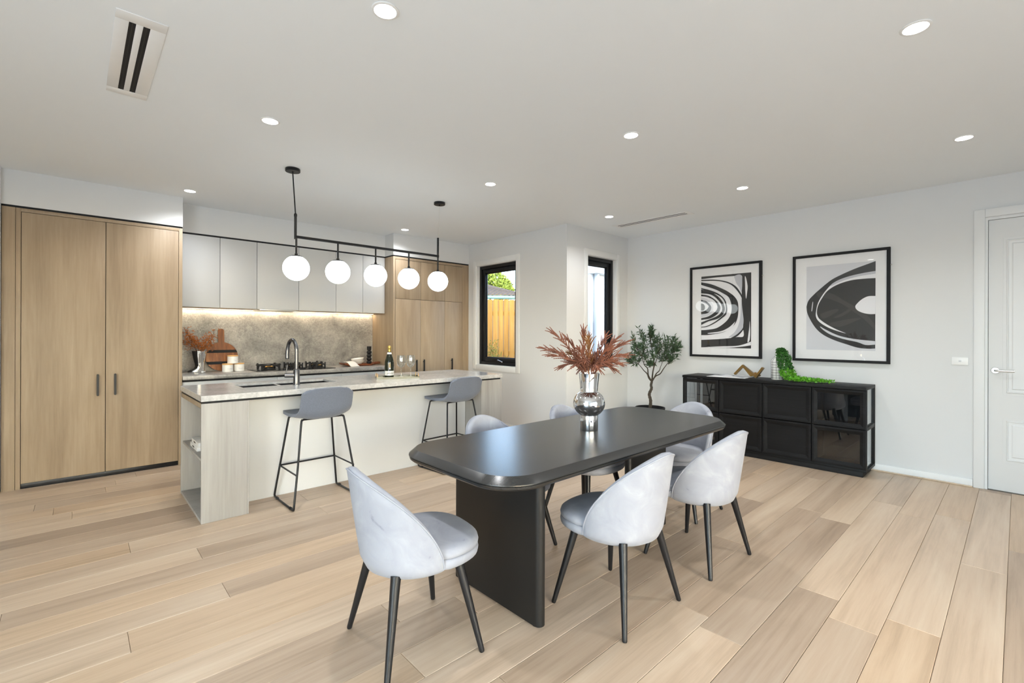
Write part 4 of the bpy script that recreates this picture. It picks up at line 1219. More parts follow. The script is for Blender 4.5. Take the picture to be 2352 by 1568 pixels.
ART2={'rect':[(1.555,2.063),(0.957,2.060),(0.960,1.176),(1.553,1.172)],
'k':[(0.957,2.058),(1.012,2.039),(1.132,1.997),(1.250,1.945),(1.331,1.900),(1.421,1.822),(1.492,1.752),(1.536,1.696),(1.554,1.631),(1.543,1.555),(1.499,1.455),(1.449,1.380),(1.385,1.323),(1.296,1.275),(1.195,1.236),(1.098,1.203),(1.016,1.195),(0.960,1.199)],
'w1':[(0.957,1.961),(1.068,1.948),(1.197,1.921),(1.304,1.874),(1.372,1.800),(1.421,1.723),(1.449,1.659),(1.463,1.586),(1.465,1.528),(1.442,1.478),(1.385,1.428),(1.303,1.383),(1.199,1.347),(1.276,1.386),(1.358,1.436),(1.428,1.494),(1.451,1.536),(1.456,1.585),(1.442,1.651),(1.407,1.723),(1.359,1.793),(1.277,1.848),(1.164,1.884),(1.055,1.892),(0.957,1.891)],
'g1':[(0.957,1.961),(1.068,1.948),(1.197,1.921),(1.304,1.874),(1.331,1.840),(1.223,1.887),(1.093,1.920),(0.957,1.934)],
'w2':[(1.427,1.421),(1.371,1.384),(1.262,1.325),(1.130,1.291),(0.960,1.271),(0.960,1.237),(1.035,1.232),(1.104,1.260),(1.222,1.290),(1.330,1.333),(1.399,1.384)],
'w3':[(0.958,1.715),(1.017,1.715),(1.067,1.688),(1.105,1.648),(1.121,1.617),(1.105,1.581),(1.061,1.553),(1.004,1.538),(0.959,1.538)],
's1':[(1.450,1.783),(1.317,1.758),(1.223,1.689),(1.131,1.621),(1.029,1.532),(0.960,1.431),(0.959,1.378),(1.041,1.479),(1.144,1.575),(1.236,1.650),(1.358,1.712),(1.442,1.725)],  # dark s strokes: part print, part glass reflections put into the colour
's2':[(1.303,1.516),(1.222,1.562),(1.176,1.596),(1.157,1.583),(1.209,1.537),(1.276,1.507)],
's3':[(1.358,1.444),(1.236,1.482),(1.079,1.503),(1.131,1.465),(1.235,1.419),(1.303,1.419)],
's4':[(1.421,1.552),(1.303,1.596),(1.263,1.587),(1.330,1.533),(1.400,1.502)],
's5':[(1.506,1.587),(1.498,1.670),(1.491,1.678),(1.498,1.595)]}

from mathutils.geometry import tessellate_polygon
def flat(bm, pts, x, sm=True):
    # smooth interior runs, keep the ends of each edge run on the print border
    P = [Vector((0, p[0], p[1])) for p in pts]
    Q = []
    m_ = len(P)
    def border(p): return abs(p.y-LIM[0]) < 0.006 or abs(p.y-LIM[1]) < 0.006
    for i in range(m_):
        p0, p1, p2, p3 = P[i-1], P[i], P[(i+1) % m_], P[(i+2) % m_]
        if not sm or (border(p1) and border(p2)):
            Q.append(p1); continue
        if border(p1): p0 = p1*2-p2
        if border(p2): p3 = p2*2-p1
        for k in range(4):
            t = k/4
            Q.append(0.5*((2*p1)+(p2-p0)*t+(2*p0-5*p1+4*p2-p3)*t*t+(3*p1-p0-3*p2+p3)*t**3))
    vs_ = []
    for q in Q:
        y = min(max(q.y, LIM[0]), LIM[1]); z = min(max(q.z, LIM[2]), LIM[3])
        if vs_ and (vs_[-1].co-Vector((x, y, z))).length < 1e-4: continue
        vs_.append(bm.verts.new((x, y, z)))
    for tri in tessellate_polygon([[v.co for v in vs_]]):
        bm.faces.new([vs_[k] for k in tri])
def picture(label, y0, y1, z0, z1, layers, base):
    global LIM
    yc, zc = (y0+y1)/2, (z0+z1)/2
    t = thing('framed_print', label, 'picture', (XR, yc, z0), 'framed abstract prints')
    fx0 = XR-0.036
    bm = B()
    w_ = 0.027
    # mitred moulding
    prof_ = [(0.0, -0.0005), (0.0, -0.034), (0.002, -0.036), (w_-0.002, -0.036), (w_, -0.034), (w_, -0.0005)]
    rings = []
    for ins_, dx in prof_:
        rings.append([bm.verts.new((XR+dx, a, b)) for a, b in ((y0+ins_, z0+ins_), (y1-ins_, z0+ins_), (y1-ins_, z1-ins_), (y0+ins_, z1-ins_))])
    rings.append(rings[0])
    for a, b in zip(rings[:-1], rings[1:]):
        for k in range(4): bm.faces.new((a[k], a[(k+1) % 4], b[(k+1) % 4], b[k]))
    obj('frame', bm, 'black_matt', t, smooth=False)
    bx('mat_board', (XR-0.020, y0+w_, z0+w_), (XR-0.008, y1-w_, z1-w_), 'paper_white', t, bev=0)
    ly0_, ly1_, lz0, lz1 = LIM
    pr_ = bx('art_print', (XR-0.0208, ly0_, lz0), (XR-0.0202, ly1_, lz1), base, t, bev=0)
    for i, (pts, mt) in enumerate(layers):
        bm = B(); flat(bm, pts, XR-0.0212-0.0004*i)
        s = obj('painted_shape', bm, mt, pr_, smooth=False)
    bx('picture_glazing', (XR-0.0315, y0+w_, z0+w_), (XR-0.0298, y1-w_, z1-w_), 'picture_glass', t, bev=0)
    bm = B(); tube(bm, [(XR-0.012, y0, z1-0.17), (XR-0.012, y0-0.012, z1-0.17)], 0.006, 8); obj('hanging_ring', bm, 'satin_nickel', t)
LIM = (2.119, 2.714, 1.170, 2.057)
A = ART1
picture('smaller-looking left print of nested black and white rings in black frame', 2.003, 2.858, 1.054, 2.182,
        [(A['w1'], 'print_white'), (A['w2'], 'print_white'), (A['w3'], 'print_white'), (A['w4'], 'print_white'), (A['g1'], 'print_mid'), (A['g2'], 'print_mid'), (A['b1'], 'print_black'), (A['b1b'], 'print_black'),
         (A['b2'], 'print_black'), (A['w5'], 'print_white'), (A['b3'], 'print_black'), (A['b4'], 'print_black'), (A['b5'], 'print_black'), (A['g3'], 'print_grey'), (A['b6'], 'print_black'), (A['b7'], 'print_soft_black')], 'print_black')
LIM = (0.958, 1.554, 1.174, 2.061)
A = ART2
picture('right print with one sweeping black eye shape on grey in black frame', 0.844, 1.684, 1.050, 2.183,
        [(A['k'], 'print_black'), (A['s1'], 'print_soft_black'), (A['s2'], 'print_soft_black'), (A['s3'], 'print_soft_black'), (A['s4'], 'print_soft_black'),
         (A['w1'], 'print_white'), (A['g1'], 'print_mid'), (A['w2'], 'print_grey'), (A['w3'], 'print_white'), (A['s5'], 'print_grey')], 'print_grey')

# ================================================================== mirrored vase and dried fronds
VX, VY, VZ = 2.269, 1.762, 0.7552
bm = B()
pr = [(0.0, 0.0), (0.0525, 0.0), (0.0535, 0.003), (0.0535, 0.085), (0.052, 0.09)]
for i in range(15):
    a = R(-56+112*i/14)
    pr.append((0.0955*math.cos(a)/math.cos(0), 0.160+0.0835*math.sin(a)))
pr += [(0.0525, 0.2315), (0.051, 0.237), (0.0615, 0.338), (0.0622, 0.341), (0.0605, 0.341), (0.049, 0.24), (0.046, 0.23), (0.046, 0.1), (0, 0.1)]
lathe(bm, [(r, z+VZ) for r, z in pr], (VX, VY, 0), 56)
vs_o = obj('mirrored_vase', bm, 'chrome', origin=(VX, VY, VZ), ang=28)
tag(vs_o, 'chrome mirrored vase with round belly on the dining table', 'vase')

BUNCH = thing('dried_frond_bunch', 'rust-brown dried fern fronds fanning out of the mirrored vase', 'dried fronds', (VX, VY, VZ+0.16))
def frond_stem(idx, tip, mat, seed, nf=9):
    """one dried stem: bent stalk with beaded side spikes on both sides"""
    rnd = random.Random(seed)
    base = Vector((VX+rnd.uniform(-0.02, 0.02), VY+rnd.uniform(-0.02, 0.02), VZ+0.16))
    a0 = rnd.uniform(0, 6.28)
    rim_ = Vector((VX, VY, VZ+0.345))
    hd = (tip-rim_); hd.z = 0
    rim = rim_+hd.normalized()*0.040 if hd.length > 0.01 else rim_
    mid = rim.lerp(tip, 0.5)+Vector((0, 0, 0.035))
    path = smooth_path([base, rim, mid, tip], 7)
    bm = B()
    tube(bm, path, [0.0028-0.0016*i/(len(path)-1) for i in range(len(path))], 6)
    t = obj('frond', bm, mat, BUNCH)
    n = len(path)
    def spike(p, d, ln):
        bm = B()
        q = []; rr = []
        m_ = 14
        g = d.orthogonal().normalized()
        for k in range(m_+1):
            f = k/m_
            q.append(p+d*ln*f+Vector((0, 0, -0.012*ln/0.08*f*f)))
            r_ = 0.0060*(1-f*0.6)*(1.0 if k % 2 else 0.5)
            rr.append(max(0.0006, r_ if k else 0.0012))
        tube(bm, q, rr, 5)
        return bm
    start = 0.36
    for j in range(nf):
        f = start+(1-start)*j/nf
        i = min(n-2, int(f*(n-1)))
        p = path[i].lerp(path[i+1], f*(n-1)-i)
        tg = (path[i+1]-path[i]).normalized()
        side = tg.cross(Vector((rnd.uniform(-.3, .3), rnd.uniform(-.3, .3), 1))).normalized()
        side = Matrix.Rotation(rnd.uniform(-0.9, 0.9), 3, tg) @ side
        ln = (0.085 if j < nf*0.6 else 0.062)*rnd.uniform(0.75, 1.15)
        for s in (-1, 1):
            d = (tg*rnd.uniform(0.8, 1.1)+side*s*rnd.uniform(0.36, 0.62)+Vector((0, 0, 0.16))).normalized()
            obj('spike', spike(p, d, ln), mat, t)
    obj('spike', spike(path[-1], (path[-1]-path[-2]).normalized(), 0.05), mat, t)
def vp(px, py, d):
    """world point behind a photograph pixel at view depth d"""
    return Vector((0, 0, CAM_H))+(fw+rt*(px-1175.7)/FPX+up*(HORIZON-py)/FPX)*d
D0 = (Vector((VX, VY, 0))).dot(fw)
tips = [(1248, 800, 0.02), (1268, 762, -0.03), (1300, 775, 0.08), (1340, 758, 0.03), (1352, 775, -0.08), (1398, 800, -0.05), (1420, 775, 0.02), (1440, 785, 0.05), (1440, 815, -0.02),
        (1425, 835, 0.09), (1290, 842, 0.06), (1262, 815, -0.08), (1410, 848, -0.06), (1310, 812, 0.12), (1372, 812, 0.13), (1330, 800, -0.12), (1392, 770, 0.1),
        (1345, 830, -0.14), (1362, 825, 0.05), (1322, 838, -0.1), (1385, 835, -0.12), (1338, 845, 0.1), (1375, 848, -0.16)]
for i, (px, py, dd) in enumerate(tips):
    frond_stem(i, vp(px, py, D0+dd), 'rust_frond_ochre' if i in (4, 13) else 'rust_frond', 100+i, nf=12 if i < 10 else 9)

# ================================================================== olive tree by the return wall
OX, OYY = 5.40, 3.215
ot = thing('olive_tree', 'potted olive tree with twisted trunk beside the sideboard', 'potted plant', (OX, OYY, 0))
bm = B()
lathe(bm, [(0, 0.0), (0.13, 0.0), (0.15, 0.01), (0.183, 0.36), (0.186, 0.396), (0.184, 0.40), (0.174, 0.40), (0.170, 0.36), (0, 0.36)], (OX, OYY, 0), 40)
obj('pot', bm, 'black_matt', ot)
bm = B(); lathe(bm, [(0, 0.368), (0.10, 0.366), (0.169, 0.363), (0.169, 0.361), (0, 0.361)], (OX, OYY, 0), 28); obj('soil', bm, 'soil', ot)
OD = Vector((OX, OYY, 0)).dot(fw)
def tpt(px, py, dd=0.0): return vp(px, py, OD+dd)
tb_ = Vector((OX, OYY, 0.365))
trunk = smooth_path([tb_, tpt(1494, 920), tpt(1491, 905, 0.01), tpt(1496, 892, -0.01), tpt(1495, 884), tpt(1497, 876)], 6)
bm = B(); tube(bm, trunk, [0.021-0.006*i/(len(trunk)-1)+0.0018*math.sin(i*2.3) for i in range(len(trunk))], 10); tk = obj('trunk', bm, 'bark', ot)
fork = trunk[-1]
limbs = [([(1490, 868), (1486, 858), (1478, 850), (1468, 838), (1455, 832)], 0.05), ([(1489, 862), (1487, 846), (1480, 838), (1475, 822), (1470, 805)], -0.06), ([(1498, 862), (1500, 850), (1504, 836), (1510, 818), (1512, 800)], 0.02),
         ([(1503, 866), (1507, 858), (1514, 851), (1517, 842), (1524, 825)], -0.05), ([(1505, 864), (1516, 858), (1524, 846), (1535, 832), (1550, 815)], 0.07), ([(1499, 855), (1502, 835), (1498, 810), (1494, 780), (1493, 758)], -0.02)]
ends = []
for l, dd in limbs:
    pts_ = smooth_path([fork]+[tpt(a, b, dd*(k+1)/5) for k, (a, b) in enumerate(l)], 5)
    bm = B(); tube(bm, pts_, [0.0105-0.0085*i/(len(pts_)-1) for i in range(len(pts_))], 7); obj('branch', bm, 'bark', ot)
rnd = random.Random(12)
clus = [(1456, 785, 12, 0.02), (1462, 800, 14, 0.06), (1450, 815, 12, -0.04), (1458, 825, 13, 0.03), (1474, 790, 10, -0.06), (1480, 812, 14, 0.0), (1444, 825, 8, 0.0), (1472, 765, 8, 0.02), (1494, 762, 8, 0.0), (1500, 776, 12, 0.04), (1510, 786, 14, -0.05),
        (1520, 795, 15, 0.03), (1535, 788, 14, -0.02), (1550, 800, 13, 0.05), (1540, 812, 14, 0.0), (1525, 818, 14, 0.07), (1505, 812, 12, -0.08), (1560, 792, 8, 0.02), (1545, 826, 10, -0.03), (1492, 835, 8, 0.03), (1498, 750, 3, 0.0), (1548, 778, 8, 0.0)]
bm = B(); bs = B()
def lance(bm, p, d, s, w_):
    q = d.orthogonal().normalized(); q = Matrix.Rotation(rnd.uniform(0, 6.28), 3, d) @ q
    nn = d.cross(q)
    a = bm.verts.new(p); c = bm.verts.new(p+d*s-nn*s*0.06)
    l1 = bm.verts.new(p+d*s*0.4+q*w_+nn*s*0.05); r1 = bm.verts.new(p+d*s*0.4-q*w_+nn*s*0.05)
    m1 = bm.verts.new(p+d*s*0.45)
    bm.faces.new((a, l1, m1)); bm.faces.new((a, m1, r1)); bm.faces.new((l1, c, m1)); bm.faces.new((m1, c, r1))
for px, py, rad, dd in clus:
    c = tpt(px, py, dd)
    rr = rad/FPX*OD
    for k in range(6):
        tpp = c+Vector((rnd.gauss(0, 1), rnd.gauss(0, 1), rnd.gauss(0.3, 1)))*rr*0.62
        s0 = c.lerp(fork, 0.22)
        pth = [s0, s0.lerp(tpp, 0.5)+Vector((0, 0, 0.01)), tpp]
        tube(bs, pth, [0.0022, 0.0016, 0.0009], 5)
        dr_ = (tpp-s0).normalized()
        for j in range(12):
            f = 0.25+0.75*j/11
            p = s0.lerp(tpp, f)
            sd_ = Vector((rnd.gauss(0, 1), rnd.gauss(0, 1), rnd.gauss(0, 1))).normalized()
            d = (dr_*0.7+sd_).normalized()
            lance(bm, p, d, rnd.uniform(0.046, 0.072), 0.0078)
f = obj('foliage', bm, 'olive_leaf', ot, smooth=False); f['kind'] = 'stuff'
obj('twigs', bs, 'bark', ot)

# ================================================================== on the sideboard
ZS = SBT+0.0004
mg = thing('open_magazine', 'open magazine lying flat under the gold sculpture', 'magazine', (5.52, 2.23, ZS))
ca, sa = math.cos(R(12)), math.sin(R(12))
def mloc(u, v, z): # u along -Y (reading width), v depth towards wall
    return (5.50+v*ca+u*sa*0.6, 2.26-u*ca+v*sa*0.3, ZS+z)
for s in (-1, 1):
    bm = B()
    rows_ = []
    for i in range(11):
        f = i/10
        z = 0.004+0.016*math.sin(math.pi*min(1, f*1.25))*(1-f)**0.6
        rows_.append([(mloc(s*(0.004+0.205*f), v, z)) for v in (-0.13, 0.14)])
    va = [[bm.verts.new(p) for p in r_] for r_ in rows_]
    vb = [[bm.verts.new((p[0], p[1], ZS+0.0012)) for p in r_] for r_ in rows_]
    for i in range(10):
        bm.faces.new((va[i][0], va[i+1][0], va[i+1][1], va[i][1])); bm.faces.new((vb[i][0], vb[i][1], vb[i+1][1], vb[i+1][0]))
        bm.faces.new((va[i][0], vb[i][0], vb[i+1][0], va[i+1][0])); bm.faces.new((va[i][1], va[i+1][1], vb[i+1][1], vb[i][1]))
    bm.faces.new((va[0][0], va[0][1], vb[0][1], vb[0][0])); bm.faces.new((va[-1][0], vb[-1][0], vb[-1][1], va[-1][1]))
    pg = obj('page_block', bm, 'paper_white', mg, ang=30)
    bm = B()
    q = [mloc(s*u, v, 0.0) for u, v in ((0.06, -0.10), (0.17, -0.10), (0.17, 0.02), (0.06, 0.02))]
    fz = lambda u: 0.004+0.016*math.sin(math.pi*min(1, (u-0.004)/0.205*1.25))*(1-(u-0.004)/0.205)**0.6+0.0006
    rows_ = []
    for i in range(7):
        u = 0.06+0.11*i/6
        rows_.append([bm.verts.new(mloc(s*u, v, fz(u))) for v in (-0.10, 0.05)])
    for a, b in zip(rows_[:-1], rows_[1:]): bm.faces.new((a[0], b[0], b[1], a[1]))
    obj('printed_photo', bm, 'paper_grey', pg)
boxes('cover', [((5.385, 2.05, ZS), (5.60, 2.05, ZS))], 'paper_grey', mg) if False else None

# brass zigzag sculpture standing on the magazine
zg = thing('gold_sculpture', 'angular brass zigzag sculpture on the open magazine', 'sculpture', (5.52, 2.10, ZS+0.02))
zz = [(2.205, ZS+0.034), (2.118, ZS+0.132), (1.975, ZS+0.020), (1.905, ZS+0.124)]
def strap(name, pts_, x0, x1, th_):
    bm = B()
    up_, lo_ = [], []
    for i, (y, z) in enumerate(pts_):
        a = Vector(pts_[max(0, i-1)]); b = Vector(pts_[min(len(pts_)-1, i+1)])
        d1 = (Vector(pts_[i])-a).normalized() if i > 0 else (b-Vector(pts_[i])).normalized()
        d2 = (b-Vector(pts_[i])).normalized() if i < len(pts_)-1 else d1
        n_ = Vector((-(d1.y+d2.y), d1.x+d2.x)).normalized()
        k = th_/max(0.45, n_.dot(Vector((-d1.y, d1.x))))
        up_.append((y+n_.x*k, z+n_.y*k)); lo_.append((y-n_.x*k, z-n_.y*k))
    loop = up_+lo_[::-1]
    va = [bm.verts.new((x0, y, z)) for y, z in loop]; vb = [bm.verts.new((x1, y, z)) for y, z in loop]
    n = len(pts_)
    for i in range(n-1):
        for q in (va, vb): bm.faces.new((q[i], q[i+1], q[2*n-2-i], q[2*n-1-i]))
    for i in range(2*n): bm.faces.new((va[i], va[(i+1) % (2*n)], vb[(i+1) % (2*n)], vb[i]))
    return obj(name, bm, 'brass', zg, smooth=False)
strap('zigzag', zz, 5.500, 5.548, 0.0105)
strap('zigzag', [(2.12, ZS+0.118), (2.045, ZS+0.026), (2.0, ZS+0.055), (1.955, ZS+0.028)], 5.5485, 5.592, 0.0095)

# grid bottle
gb_ = thing('grid_bottle', 'white ceramic bottle with black grid lines on the sideboard', 'bottle', (5.575, 1.782, ZS))
bpx, bpy_ = 5.575, 1.782
bprof = [(0, 0), (0.052, 0), (0.055, 0.004), (0.056, 0.20), (0.052, 0.214), (0.034, 0.235), (0.020, 0.255), (0.0165, 0.27), (0.0165, 0.30), (0.0185, 0.304), (0.014, 0.304), (0.013, 0.26), (0, 0.25)]
bm = B(); lathe(bm, [(r, z+ZS) for r, z in bprof], (bpx, bpy_, 0), 36); bo = obj('body', bm, 'white_ceramic', gb_)
for z in (0.02, 0.048, 0.076, 0.104, 0.132, 0.160, 0.188):
    bm = B(); tube(bm, [(bpx+0.0558*math.cos(R(10*i)), bpy_+0.0558*math.sin(R(10*i)), ZS+z) for i in range(37)], 0.0017, 5, cap=False); obj('grid_line', bm, 'black_matt', bo)
for k in range(10):
    a = R(36*k+8)
    bm = B(); tube(bm, [(bpx+(r+0.0002)*math.cos(a), bpy_+(r+0.0002)*math.sin(a), ZS+z) for r, z in ((0.0555, 0.006), (0.056, 0.20), (0.052, 0.214), (0.034, 0.235), (0.020, 0.255))], 0.0017, 5); obj('grid_line', bm, 'black_matt', bo)
# trailing vine in the bottle
vn = thing('trailing_vine', 'bright green trailing vine spilling from the grid bottle', 'plant', (bpx, bpy_, ZS+0.3))
rnd = random.Random(44)
bst, bd_, bl_ = B(), B(), B()
strands = [[(0, 0, 0.29), (-0.005, -0.04, 0.325), (-0.03, -0.085, 0.29), (-0.05, -0.12, 0.17), (-0.07, -0.16, 0.06), (-0.10, -0.26, 0.02), (-0.12, -0.36, 0.015), (-0.12, -0.47, 0.015)],
           [(0, 0, 0.29), (-0.02, -0.02, 0.315), (-0.06, -0.05, 0.26), (-0.075, -0.08, 0.13), (-0.09, -0.13, 0.03), (-0.13, -0.22, 0.02), (-0.15, -0.30, 0.015)],
           [(0, 0, 0.29), (0.0, -0.05, 0.32), (-0.02, -0.10, 0.25), (-0.03, -0.14, 0.13), (-0.05, -0.20, 0.04), (-0.07, -0.32, 0.03), (-0.05, -0.42, 0.02), (-0.06, -0.52, 0.02)],
           [(0, 0, 0.29), (-0.03, -0.03, 0.30), (-0.08, -0.06, 0.2), (-0.085, -0.09, 0.08), (-0.11, -0.16, 0.025), (-0.14, -0.25, 0.02)],
           [(0, 0, 0.29), (-0.01, -0.06, 0.31), (-0.04, -0.11, 0.22), (-0.06, -0.15, 0.1), (-0.09, -0.21, 0.03), (-0.10, -0.30, 0.03), (-0.09, -0.40, 0.02)]]
for sdd in strands:
    for rep in range(3):
        off = Vector((rnd.uniform(-0.02, 0.02), rnd.uniform(-0.022, 0.022), 0))
        pth = smooth_path([Vector((bpx, bpy_, ZS))+Vector(p)+(off*min(1, i/2) if i else Vector()) for i, p in enumerate(sdd)], 9)
        for p in pth: p.z = max(p.z, ZS+0.008)
        tube(bst, pth, 0.0012, 5)
        for i, p in enumerate(pth[5:]):
            for k in range(3):
                d = Vector((rnd.gauss(-0.3, 1), rnd.gauss(0, 1), rnd.gauss(0.3, 0.8))).normalized()
                s = rnd.uniform(0.017, 0.029)
                c = p+d*0.006
                c.z = max(c.z, ZS+0.006)
                if (c+d*s).z < ZS+0.003: d.z = abs(d.z)
                tgt = bl_ if c.z < ZS+0.12 else bd_
                q = d.orthogonal().normalized(); q = Matrix.Rotation(rnd.uniform(0, 6.28), 3, d) @ q
                n_ = d.cross(q)
                a_ = tgt.verts.new(c); t_ = tgt.verts.new(c+d*s); l_ = tgt.verts.new(c+d*s*0.5+q*s*0.42+n_*s*0.1); r_ = tgt.verts.new(c+d*s*0.5-q*s*0.42+n_*s*0.1)
                for vv in (t_, l_, r_): vv.co.z = max(vv.co.z, ZS+0.002)
                tgt.faces.new((a_, l_, t_)); tgt.faces.new((a_, t_, r_))
obj('vine_stems', bst, 'vine_leaf_dark', vn)
f = obj('foliage', bd_, 'vine_leaf_dark', vn, smooth=False); f['kind'] = 'stuff'
f = obj('foliage', bl_, 'vine_leaf', vn, smooth=False); f['kind'] = 'stuff'; f['label'] = 'brighter lower leaves'

# ================================================================== on the island
TRX, TRY, TRA = 2.325, 4.175, R(-22)
ct, sn = math.cos(TRA), math.sin(TRA)
ZI = 0.8924
def tl(u, v, z): return (TRX+u*ct-v*sn, TRY+u*sn+v*ct, ZI+z)
tray = thing('serving_tray', 'green glass serving tray with gold rim on the island', 'tray', (TRX, TRY, ZI))
def obox(bm, u0, u1, v0, v1, z0, z1):
    stack(bm, [[tl(u0, v0, z0), tl(u1, v0, z0), tl(u1, v1, z0), tl(u0, v1, z0)], [tl(u0, v0, z1), tl(u1, v0, z1), tl(u1, v1, z1), tl(u0, v1, z1)]])
HW, HD = 0.20, 0.095
bm = B(); obox(bm, -HW, HW, -HD, HD, 0.004, 0.010); obj('tray_base', bm, 'tray_glass', tray)
bm = B()
for u0, u1, v0, v1 in ((-HW-0.004, HW+0.004, -HD-0.004, -HD), (-HW-0.004, HW+0.004, HD, HD+0.004), (-HW-0.004, -HW, -HD, HD), (HW, HW+0.004, -HD, HD)): obox(bm, u0, u1, v0, v1, 0.0, 0.020)
obj('rim', bm, 'tray_glass', tray)
for s in (-1, 1):
    bm = B()
    tube(bm, [tl(s*(HW-0.006), -HD*0.8, 0.012), tl(s*(HW-0.006), -HD*0.8, 0.05), tl(s*(HW-0.006), HD*0.8, 0.05), tl(s*(HW-0.006), HD*0.8, 0.012)], 0.0028, 8)
    obj('tray_handle', bm, 'brass', tray)
# sparkling wine bottle
bxp = tl(-0.075, 0.005, 0.0105)
wb = thing('wine_bottle', 'dark sparkling wine bottle with gold foil neck on the tray', 'bottle', bxp)
def at(prof, c, n=32):
    bm = B(); lathe(bm, [(r, z+c[2]) for r, z in prof], (c[0], c[1], 0), n); return bm
obj('bottle_body', at([(0, 0.0), (0.041, 0.0), (0.0445, 0.004), (0.0445, 0.135), (0.043, 0.155), (0.036, 0.185), (0.024, 0.222), (0.0175, 0.245), (0.0155, 0.26), (0, 0.262)], bxp), 'bottle_glass', wb)
obj('foil', at([(0.0162, 0.236), (0.0168, 0.250), (0.0160, 0.262), (0.0155, 0.280), (0.0182, 0.284), (0.0182, 0.296), (0.0155, 0.304), (0.008, 0.311), (0, 0.312)], bxp), 'gold_foil', wb)
nl = obj('neck_label', at([(0.0228, 0.2265), (0.0185, 0.244)], bxp), 'white_ceramic', wb)
def front_angle(c):
    d = Vector((0, 0, 0))-Vector((c[0], c[1], 0))
    return math.atan2(d.y, d.x)
fa = front_angle(bxp)
def wrap_band(c, r, a0, a1, z0, z1, n=24):
    bm = B()
    va = [bm.verts.new((c[0]+r*math.cos(a0+(a1-a0)*i/n), c[1]+r*math.sin(a0+(a1-a0)*i/n), c[2]+z0)) for i in range(n+1)]
    vb = [bm.verts.new((v.co.x, v.co.y, c[2]+z1)) for v in va]
    for i in range(n): bm.faces.new((va[i], va[i+1], vb[i+1], vb[i]))
    return bm
lb_ = obj('body_label', wrap_band(bxp, 0.0448, fa-R(70), fa+R(100), 0.020, 0.064), 'white_ceramic', wb)
def text_mesh(body, size):
    cu = bpy.data.curves.new('txt', 'FONT'); cu.body = body; cu.size = size; cu.align_x = 'LEFT'
    o = bpy.data.objects.new('txt', cu); COL.objects.link(o)
    dg = bpy.context.evaluated_depsgraph_get(); dg.update()
    me = o.evaluated_get(dg).to_mesh()
    bm = B(); bm.from_mesh(me)
    o.evaluated_get(dg).to_mesh_clear()
    bpy.data.objects.remove(o); bpy.data.curves.remove(cu)
    return bm
def wrap_text(body, size, c, r, acenter, z, mat, parent, name='lettering', stretch=1.0):
    bm = text_mesh(body, size)
    bmesh.ops.triangulate(bm, faces=bm.faces)
    bmesh.ops.subdivide_edges(bm, edges=bm.edges, cuts=1)
    xs = [v.co.x for v in bm.verts]
    xm = (min(xs)+max(xs))/2
    for v in bm.verts:
        a = acenter+(v.co.x-xm)*stretch/r
        v.co = Vector((c[0]+r*math.cos(a), c[1]+r*math.sin(a), c[2]+z+v.co.y))
    return obj(name, bm, mat, parent, smooth=False)
wrap_text('JANSZ', 0.026, bxp, 0.0452, fa+R(14), 0.032, 'print_black', lb_)
bm = B(); 
obj('emblem', wrap_band(bxp, 0.0447, fa+R(0), fa+R(14), 0.082, 0.094), 'satin_nickel', wb)
# two wine glasses
for i, (u, v, lab) in enumerate(((0.042, 0.022, 'clear wine glass nearest the bottle on the tray'), (0.138, 0.035, 'clear wine glass at the window end of the tray'))):
    c = tl(u, v, 0.0105)
    g = thing('wine_glass', lab, 'glass', c, 'wine glasses on the tray')
    obj('glass_bowl', at([(0.0035, 0.088), (0.020, 0.096), (0.038, 0.12), (0.046, 0.148), (0.0445, 0.178), (0.040, 0.212), (0.0388, 0.212), (0.0432, 0.178), (0.0446, 0.148), (0.037, 0.122), (0.019, 0.098), (0, 0.092)], c), 'stemware', g)
    obj('stem', at([(0.006, 0.004), (0.0045, 0.012), (0.0038, 0.05), (0.0045, 0.08), (0.0065, 0.088), (0, 0.090)], c, 16), 'stemware', g)
    obj('foot', at([(0, 0), (0.034, 0), (0.034, 0.0015), (0.008, 0.004), (0, 0.005)], c), 'stemware', g)

# books on the niche shelf
def book(label, x0, x1, y0, y1, z0, z1, mark):
    t = thing('book', label, 'book', ((x0+x1)/2, (y0+y1)/2, z0), 'white books in the island niche')
    bx('page_block', (x0+0.003, y0+0.003, z0+0.003), (x1-0.003, y1-0.001, z1-0.003), 'paper_white', t, bev=0)
    bm = B(); box(bm, (x0, y0, z0), (x1, y1, z0+0.0028), 0.0005); box(bm, (x0, y0, z1-0.0028), (x1, y1, z1), 0.0005); box(bm, (x0, y0, z0+0.0028), (x0+0.0028, y1, z1-0.0028))
    cv_ = obj('cover', bm, 'white_ceramic', t)
    boxes('spine_print', [((x0-0.0006, (y0+y1)/2-0.03, (z0+z1)/2-0.006), (x0-0.0001, (y0+y1)/2+0.04, (z0+z1)/2+0.006))], 'print_black', cv_)
    if mark:
        rr_ = random.Random(4)
        boxes('cover_print', [((x0+0.03+0.035*i, y0+0.03+0.05*j, z1+0.0001), (x0+0.03+0.035*i+rr_.uniform(0.012, 0.03), y0+0.03+0.05*j+rr_.uniform(0.015, 0.04), z1+0.0006)) for i in range(5) for j in range(3) if rr_.random() > 0.2], 'print_black', cv_)
book('white book at the bottom of the pair in the island niche', 0.668, 0.878, 4.21, 4.49, 0.4364, 0.4664, False)
book('white book with black cover print on top in the niche', 0.676, 0.872, 4.22, 4.48, 0.4668, 0.498, True)

# ================================================================== on the rear bench
ZB_ = 0.8924
